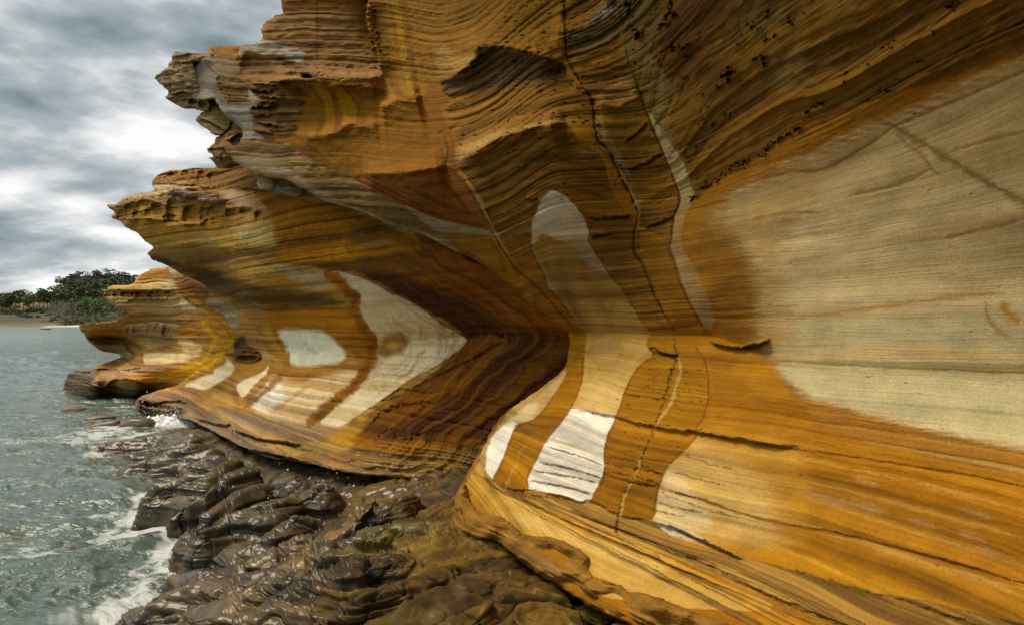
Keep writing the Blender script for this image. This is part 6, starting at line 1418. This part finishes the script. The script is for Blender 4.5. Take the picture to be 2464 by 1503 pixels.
def cached(key, name, vs, fs, mat):
    if key not in mesh_cache:
        me = bpy.data.meshes.new(name); me.from_pydata(vs, [], fs); me.materials.append(mat); me.update(); mesh_cache[key] = me
    return mesh_cache[key]
def put(name, me, parent):
    o = bpy.data.objects.new(name, me); COL.objects.link(o); o.parent = parent; return o
def plant_tree(x, ytop, Yd, kind, label, group, pi=None, name='gum_tree', k=11, lean=0.0, wide=1.0):
    u_, vt = Z(k, (x, ytop))[0]
    X = (u_ - CX) / F * Yd; zb = hill_z(X, Yd) - .3; zt = EYE - (vt - YH) / F * Yd
    hgt = max(zt - zb, 4.0)
    r = empty(name, (X, Yd, zb)); r.rotation_euler = (0, lean, tr.uniform(0, 6.28)); 
    sc_ = hgt / .97; w_ = min(max(hgt, 9), 17) * wide
    if lean: r.rotation_euler = (0, lean, tr.uniform(-.4, .4))
    r.scale = (w_, w_, sc_)
    tag(r, label, 'dead tree' if kind == 'dead' else 'tree', group)
    if kind == 'dead':
        p = tr.randrange(3); put('trunk', cached(('d', p), 'dead_trunk', dead[p][0], dead[p][1], BARK), r)
    else:
        p = tr.randrange(6) if pi is None else pi
        put('trunk', cached(('t', p), 'gum_trunk', protos[p][0], protos[p][1], BARK if kind else DARKBARK), r)
        put('crown', cached(('c', p, kind), 'gum_crown', protos[p][2], protos[p][3], LEAF[kind]), r)
G1 = 'dark gum trees on the wooded hill'; L1 = 'tall dark gum tree whose crown breaks the skyline of the wooded hill'
for x, y in ((850, 275), (900, 250), (960, 240), (1020, 262), (1080, 245), (1120, 232), (1180, 250), (1230, 240), (1290, 243), (1340, 232), (1390, 245), (1440, 255), (1500, 265), (1560, 276), (1620, 285), (1680, 292), (1740, 300), (1800, 300), (1860, 310)):
    plant_tree(x, y + tr.uniform(-6, 6), 440 + tr.uniform(-8, 8), 0, L1, G1, wide=1.15)
L1 = 'dark gum tree in the middle of the hill wood, below the skyline trees'
for x, y in ((830, 330), (890, 340), (950, 320), (1010, 335), (1070, 320), (1130, 330), (1200, 325), (1260, 330), (1320, 320), (1380, 330), (1450, 335), (1510, 340), (1580, 345), (1640, 345), (1700, 350)):
    plant_tree(x, y + tr.uniform(-10, 10), 418 + tr.uniform(-6, 6), 0, L1, G1, wide=1.15)
L1 = 'dark gum tree just above the bright green trees on the hillside'
for x, y in ((840, 420), (900, 440), (970, 420), (1040, 430), (1110, 420), (1170, 410), (1240, 420), (1310, 420), (1380, 425), (1450, 430), (1530, 440), (1610, 440), (1690, 450)):
    plant_tree(x, y + tr.uniform(-10, 10), 392 + tr.uniform(-6, 6), 0, L1, G1, wide=1.1)
for k_ in range(30):
    x = 1900 + 26 * k_
    plant_tree(x, (300, 360, 450)[k_ % 3] + tr.uniform(-10, 10), (438, 416, 392)[k_ % 3] + tr.uniform(-6, 6), (0, 0, 1)[k_ % 3], 'gum tree in the part of the wood that the rocky point hides', 'gum trees behind the rocky point', wide=1.1)
G2 = 'gum trees in a line along the left slope'; L2 = 'spreading gum tree in the open row along the top of the dry slope'
for x, y in ((-60, 480), (15, 488), (70, 520), (115, 476), (190, 452), (235, 520), (280, 530), (345, 482), (400, 520), (30, 570), (150, 560)):
    plant_tree(x, y + tr.uniform(-4, 4), 392 + tr.uniform(-8, 8), tr.choice((0, 1)), L2, G2, wide=1.1)
L2 = 'slender gum tree with a thin crown between the open row and the wooded hill'
for x, y in ((470, 446), (520, 470), (565, 442), (630, 436), (690, 480), (720, 372), (600, 520), (760, 500), (810, 420), (800, 520)):
    plant_tree(x, y + tr.uniform(-4, 4), 385 + tr.uniform(-8, 8), tr.choice((0, 1)), L2, G2, wide=.9)
G3_ = 'bright green gum trees low on the wooded hill'; L3 = 'bright green round gum tree low down on the wooded hillside'
for x, y, kk in ((1090, 520, 2), (1040, 570, 2), (1150, 540, 2), (1000, 610, 1), (930, 620, 1), (1210, 600, 1), (1290, 610, 1), (1360, 640, 1), (1180, 670, 1), (1270, 690, 1), (1420, 690, 1), (1480, 720, 1), (1540, 720, 1), (1080, 680, 1), (960, 690, 1), (880, 640, 0), (1100, 740, 1), (1340, 740, 0)):
    plant_tree(x, y, 352 + tr.uniform(-12, 12), kk, L3, G3_, wide=.85)
G4 = 'bare dead trees below the wood'; L4 = 'bare grey dead tree standing on the slope below the wood'
for x, y in ((660, 575), (690, 560), (725, 560), (760, 590), (815, 570), (850, 600), (900, 590), (600, 600), (650, 640), (780, 640), (870, 680)):
    plant_tree(x, y, 338 + tr.uniform(-6, 6), 'dead', L4, G4, name='dead_tree', wide=.8)
G5 = 'leaning pale trunks by the far shore'; L5 = 'pale bare leaning tree at the edge of the far shore'
for x, y, ln in ((960, 720, .4), (1010, 730, .25), (1130, 720, .6), (1170, 770, .3), (1290, 710, .2), (1400, 760, .5), (1440, 770, .7), (1230, 760, .3), (1060, 770, .5)):
    plant_tree(x, y, 314 + tr.uniform(-4, 4), 'dead', L5, G5, name='dead_tree', lean=ln, wide=.6)
# shrubs
def shrub(x, y, w, h, kind, Yd, label, group):
    u_, vb = Z(11, (x, y))[0]; X = (u_ - CX) / F * Yd
    r = random.Random(int(x * 7 + y)); cv, cf = [], []
    for _ in range(130):
        q = np.array((r.gauss(0, 1), r.gauss(0, 1), r.gauss(0, 1))); q /= np.linalg.norm(q); q *= r.uniform(.5, 1); q[2] = abs(q[2]); p = q * np.array((w / 2, w / 2, h)); s = r.uniform(.25, .5)
        a = np.array((r.gauss(0, 1), r.gauss(0, 1), r.gauss(0, 1))); a /= np.linalg.norm(a); bb = np.cross(a, (0.2, .3, 1)); bb /= np.linalg.norm(bb)
        b0 = len(cv); cv += [tuple(p - a * s), tuple(p + bb * s), tuple(p + a * s), tuple(p - bb * s)]; cf.append((b0, b0 + 1, b0 + 2, b0 + 3))
    o = mesh_obj('shrub', cv, cf, LEAF[kind], None, None, False); o.location = (X, Yd, hill_z(X, Yd) - .2); tag(o, label, 'shrub', group)
LS, GS = 'low dark shrub on the dry grassy slope', 'low shrubs on the dry slope'
for x, y, w, h in ((260, 770, 5, 2), (310, 780, 6, 2.4), (360, 790, 5, 1.8), (230, 750, 4, 2), (640, 850, 4, 3), (700, 800, 5, 2), (590, 770, 4, 2), (520, 740, 4, 1.6), (450, 700, 4, 1.6), (460, 790, 3, 1.4)):
    shrub(x, y, w, h, 0, 330 + (850 - y) * .35, LS, GS)
for k_ in range(46):
    x = tr.uniform(780, 1850); y = tr.uniform(470, 800) - (x - 780) * .03
    shrub(x, y, tr.uniform(7, 12), tr.uniform(4, 7), tr.choice((0, 0, 1, 1, 2)), 318 + (820 - y) * .27, 'rounded understorey bush between the trees on the wooded hillside', 'bushes between the trees')
for k_ in range(16):
    shrub(tr.uniform(-60, 760), tr.uniform(600, 680), tr.uniform(6, 10), tr.uniform(3, 6), tr.choice((0, 1)), 383, 'dark bush under the open row of trees on the dry slope', 'bushes under the open row of trees')
LS, GS = 'grey green shoreline shrub at the foot of the wood', 'shrubs along the far shoreline'
for x in (770, 810, 850, 890, 940, 990, 1040, 1100, 1160, 1230, 1300, 1370): shrub(x, 860, 7, 4 + (x % 3), 0 if x < 1000 else 1, 312, LS, GS)
for x in (1120, 1180, 1240, 1300): shrub(x, 840, 10, 2.2, 2, 303, 'bright green low bush above the white beach', 'bright bushes above the beach')
for x, y, ln, a in ((610, 740, 8, .5), (690, 822, 7, -.4), (630, 800, 7, .7), (560, 800, 6, .2), (720, 830, 6, .1), (300, 745, 8, 0)):
    u_, vb = Z(11, (x, y))[0]; Yd = 322 + (830 - y) * .4; X = (u_ - CX) / F * Yd; vs, fs = [], []
    tube(vs, fs, [(-ln / 2, 0, 0), (0, .3, .3), (ln / 2, 0, .7)], [.35, .3, .2], 6)
    o = mesh_obj('fallen_log', vs, fs, BARK); o.location = (X, Yd, hill_z(X, Yd) + .35); o.rotation_euler = (0, 0, a); tag(o, 'pale fallen log lying on the dry slope', 'log', 'fallen logs on the slope')

# ================================================================== LOOSE STONES AND ROCKS IN THE SEA
def boulder(name, size, seed, mat, rough=.18, sub=3, flat=1.0, lam=.0):
    bm = bmesh.new(); bmesh.ops.create_icosphere(bm, subdivisions=sub, radius=1)
    P_ = np.array([v.co[:] for v in bm.verts], np.float32)
    n_ = fbm(P_[:, 0] * 1.1 + seed, P_[:, 1] * 1.1, P_[:, 2] * 1.1, 4)
    s_ = np.sign(P_) * np.abs(P_) ** .8
    P2 = s_ * (1 + rough * 1.8 * n_)[:, None]
    P2[:, :2] *= (1 + lam * strata(P2[:, 2] * 5 + seed, 2))[:, None]
    P2 *= np.array(size, np.float32)
    fs = np.array([[v.index for v in f.verts] for f in bm.faces]); bm.free()
    q_ = P2[:, 2] / size[2]
    c = np.array((.20, .13, .065))[None] * (1 + .35 * strata(q_ * 4 + seed, 3) + .3 * n_)[:, None]
    return P2, fs, c, n_
def rock(name, u_, v_, z_, size, seed, col, wet, label, cat='rock', group=None, rot=0.0, tilt=0.0, lam=.06, kind=None, sub=3):
    P2, fs, c, n_ = boulder(name, size, seed, None, sub=sub, lam=lam)
    c = (c[:, :1] / .2) * np.array(col)[None]
    o = mesh_obj(name, P2, fs, WETROCK, None, {'stain': np.clip(c, .01, .9), 'wet': np.full(len(P2), wet), 'rough': np.full(len(P2), .6), 'bed': P2[:, 2].astype(np.float32)})
    o.location = gp(u_, v_, z_) if not isinstance(u_, tuple) else u_
    o.rotation_euler = (0, tilt, rot); tag(o, label, cat, group); return o
def on(face, u_, v_, lift=0.0):
    i = np.argmin((face.u - u_) ** 2 + (face.v - v_) ** 2)
    return (float(face.X[i]), float(face.Yc[i]), float(face.Zc[i]) + lift)
WB = (.17, .12, .07)
rock('sea_rock', *Z(9, (490, 78))[0], .02, (.27, .17, .13), 1, (.20, .13, .05), .6, 'brown rounded rock awash, farthest from the shelf', rot=.3)
rock('sea_rock', *Z(9, (655, 125))[0], .0, (.34, .2, .07), 2, WB, .8, 'flat dark rock barely breaking the surface beside the splash', rot=.1)
rock('sea_rock', *Z(9, (680, 182))[0], .04, (.36, .1, .1), 3, WB, .8, 'long wedge shaped rock tilted up out of the foam', rot=.12, tilt=-.22)
rock('sea_rock', *Z(9, (500, 262))[0], -.03, (.42, .2, .08), 4, (.25, .18, .12), .9, 'pale flat rock just under the wash left of the shelf', rot=-.1)
rock('sea_rock', *Z(9, (930, 165))[0], .10, (.34, .26, .14), 5, (.14, .09, .05), .8, 'dark rock standing behind the white splash')
rock('sea_rock', *Z(9, (600, 1030))[0], -.05, (.30, .12, .09), 6, (.05, .05, .035), .9, 'small dark rock half drowned in the near wash', rot=-.4)
rock('sea_rock', *Z(9, (780, 1085))[0], -.05, (.34, .14, .10), 7, (.05, .05, .035), .9, 'low dark rock in the churning water beside the wet ridge', rot=-.2)
rock('reef_rock', 110, 792.3, .05, (1.6, .8, .35), 8, (.03, .03, .03), .5, 'tiny black rock far out in the bay', sub=2)
p_ = on(Bf, *Z(14, (2080, 320))[0]); rock('stone', (p_[0], p_[1] - .12, p_[2] + .05), 0, 0, (.13, .10, .09), 9, (.62, .54, .38), 0, 'white angular stone sitting on the narrow ledge under the arch', 'stone', rot=.4, sub=2)
p_ = on(Bf, *Z(14, (2425, 400))[0]); rock('stone', (p_[0], p_[1] - .15, p_[2] + .02), 0, 0, (.16, .12, .06), 10, (.30, .26, .19), 0, 'smooth grey pebble on the right end of the narrow ledge', 'stone', sub=3)
sr = random.Random(4)
for k_ in range(26):
    x, y = sr.uniform(900, 1560), 0; y = 340 + (x - 900) * .22 + sr.uniform(-20, 50)
    p_ = on(Bf, *Z(14, (x, y))[0], .01); s_ = sr.uniform(.05, .14)
    rock('stone_flake', (p_[0], p_[1] - .05, p_[2]), 0, 0, (s_ * 1.4, s_, s_ * .3), 20 + k_, sr.choice(((.34, .2, .14), (.42, .3, .2), (.27, .16, .11))), 0, 'flat broken flake of sandstone lying on the block', 'stone', 'flakes on the block', rot=sr.uniform(0, 3), tilt=sr.uniform(-.3, .3), sub=2)
for k_, x in enumerate((1010, 1040, 1075, 1100, 1130, 1160, 1190, 1215, 1240, 1330)):
    u_, vb = Z(11, (x, 848))[0]; X = (u_ - CX) / F * 300
    rock('beach_rock', (X, 299.5, .5), 0, 0, (1.1 + .5 * (k_ % 3), .8, .6), 60 + k_, (.55, .47, .36) if k_ % 2 else (.3, .24, .17), 0, 'pale boulder lying on the far beach', 'rock', 'boulders on the far beach', rot=k_, sub=2)

# ------------------------------------------------------------------ spray
SPRAY, n, l, b = new_mat('spray'); b.inputs['Base Color'].default_value = (.82, .85, .86, 1); b.inputs['Roughness'].default_value = .25
def droplets(c, spread, n_, rmin, rmax, seed, mound=None, up=1.0):
    r = random.Random(seed); vs, fs = [], []
    ico = [(0, 0, 1), (.894, 0, .447), (.276, .851, .447), (-.724, .526, .447), (-.724, -.526, .447), (.276, -.851, .447), (.724, .526, -.447), (-.276, .851, -.447), (-.894, 0, -.447), (-.276, -.851, -.447), (.724, -.526, -.447), (0, 0, -1)]
    icf = [(0, 1, 2), (0, 2, 3), (0, 3, 4), (0, 4, 5), (0, 5, 1), (1, 6, 2), (2, 7, 3), (3, 8, 4), (4, 9, 5), (5, 10, 1), (6, 7, 2), (7, 8, 3), (8, 9, 4), (9, 10, 5), (10, 6, 1), (11, 7, 6), (11, 8, 7), (11, 9, 8), (11, 10, 9), (11, 6, 10)]
    for _ in range(n_):
        a = abs(r.gauss(0, .5)) * up
        p = (c[0] + r.gauss(0, spread[0]), c[1] + r.gauss(0, spread[1]), c[2] + a * spread[2]); s = rmin + (rmax - rmin) * r.random() ** 3
        b0 = len(vs); vs += [(p[0] + s * q[0], p[1] + s * q[1], p[2] + s * q[2] * 1.2) for q in ico]; fs += [tuple(i + b0 for i in f) for f in icf]
    if mound:
        N = 44
        b0 = len(vs)
        for j in range(N):
            for i in range(N):
                x, y = (i / (N - 1) - .5) * 2, (j / (N - 1) - .5) * 2
                e = max(0, 1 - x * x - y * y)
                hh = float(fbm(np.float32(x * 3 + seed), np.float32(y * 3), np.float32(.5), 4)); h2 = float(fbm(np.float32(x * 9), np.float32(y * 9), np.float32(seed), 3))
                vs.append((c[0] + x * mound[0], c[1] + y * mound[1], c[2] - .12 + mound[2] * e ** .7 * (1 + .6 * hh + .45 * h2)))
        for j in range(N - 1):
            for i in range(N - 1):
                a_ = b0 + j * N + i; fs.append((a_, a_ + 1, a_ + N + 1, a_ + N))
    return vs, fs
vs, fs = droplets(gp(*Z(16, (420, 250))[0], .06), (.42, .10, .55), 190, .005, .02, 3, (.85, .28, .24))
tag(mesh_obj('wave_splash', vs, fs, SPRAY), 'white wave bursting in spray against the foot of the cliff', 'splash', kind='stuff')
c_ = gp(*Z(16, (1830, 1090))[0], .34)
vs, fs = droplets(c_, (.28, .10, .45), 70, .003, .012, 5)
tag(mesh_obj('spray_drops', vs, fs, SPRAY), 'drops of spray flying over the wet shelf', 'splash', kind='stuff')
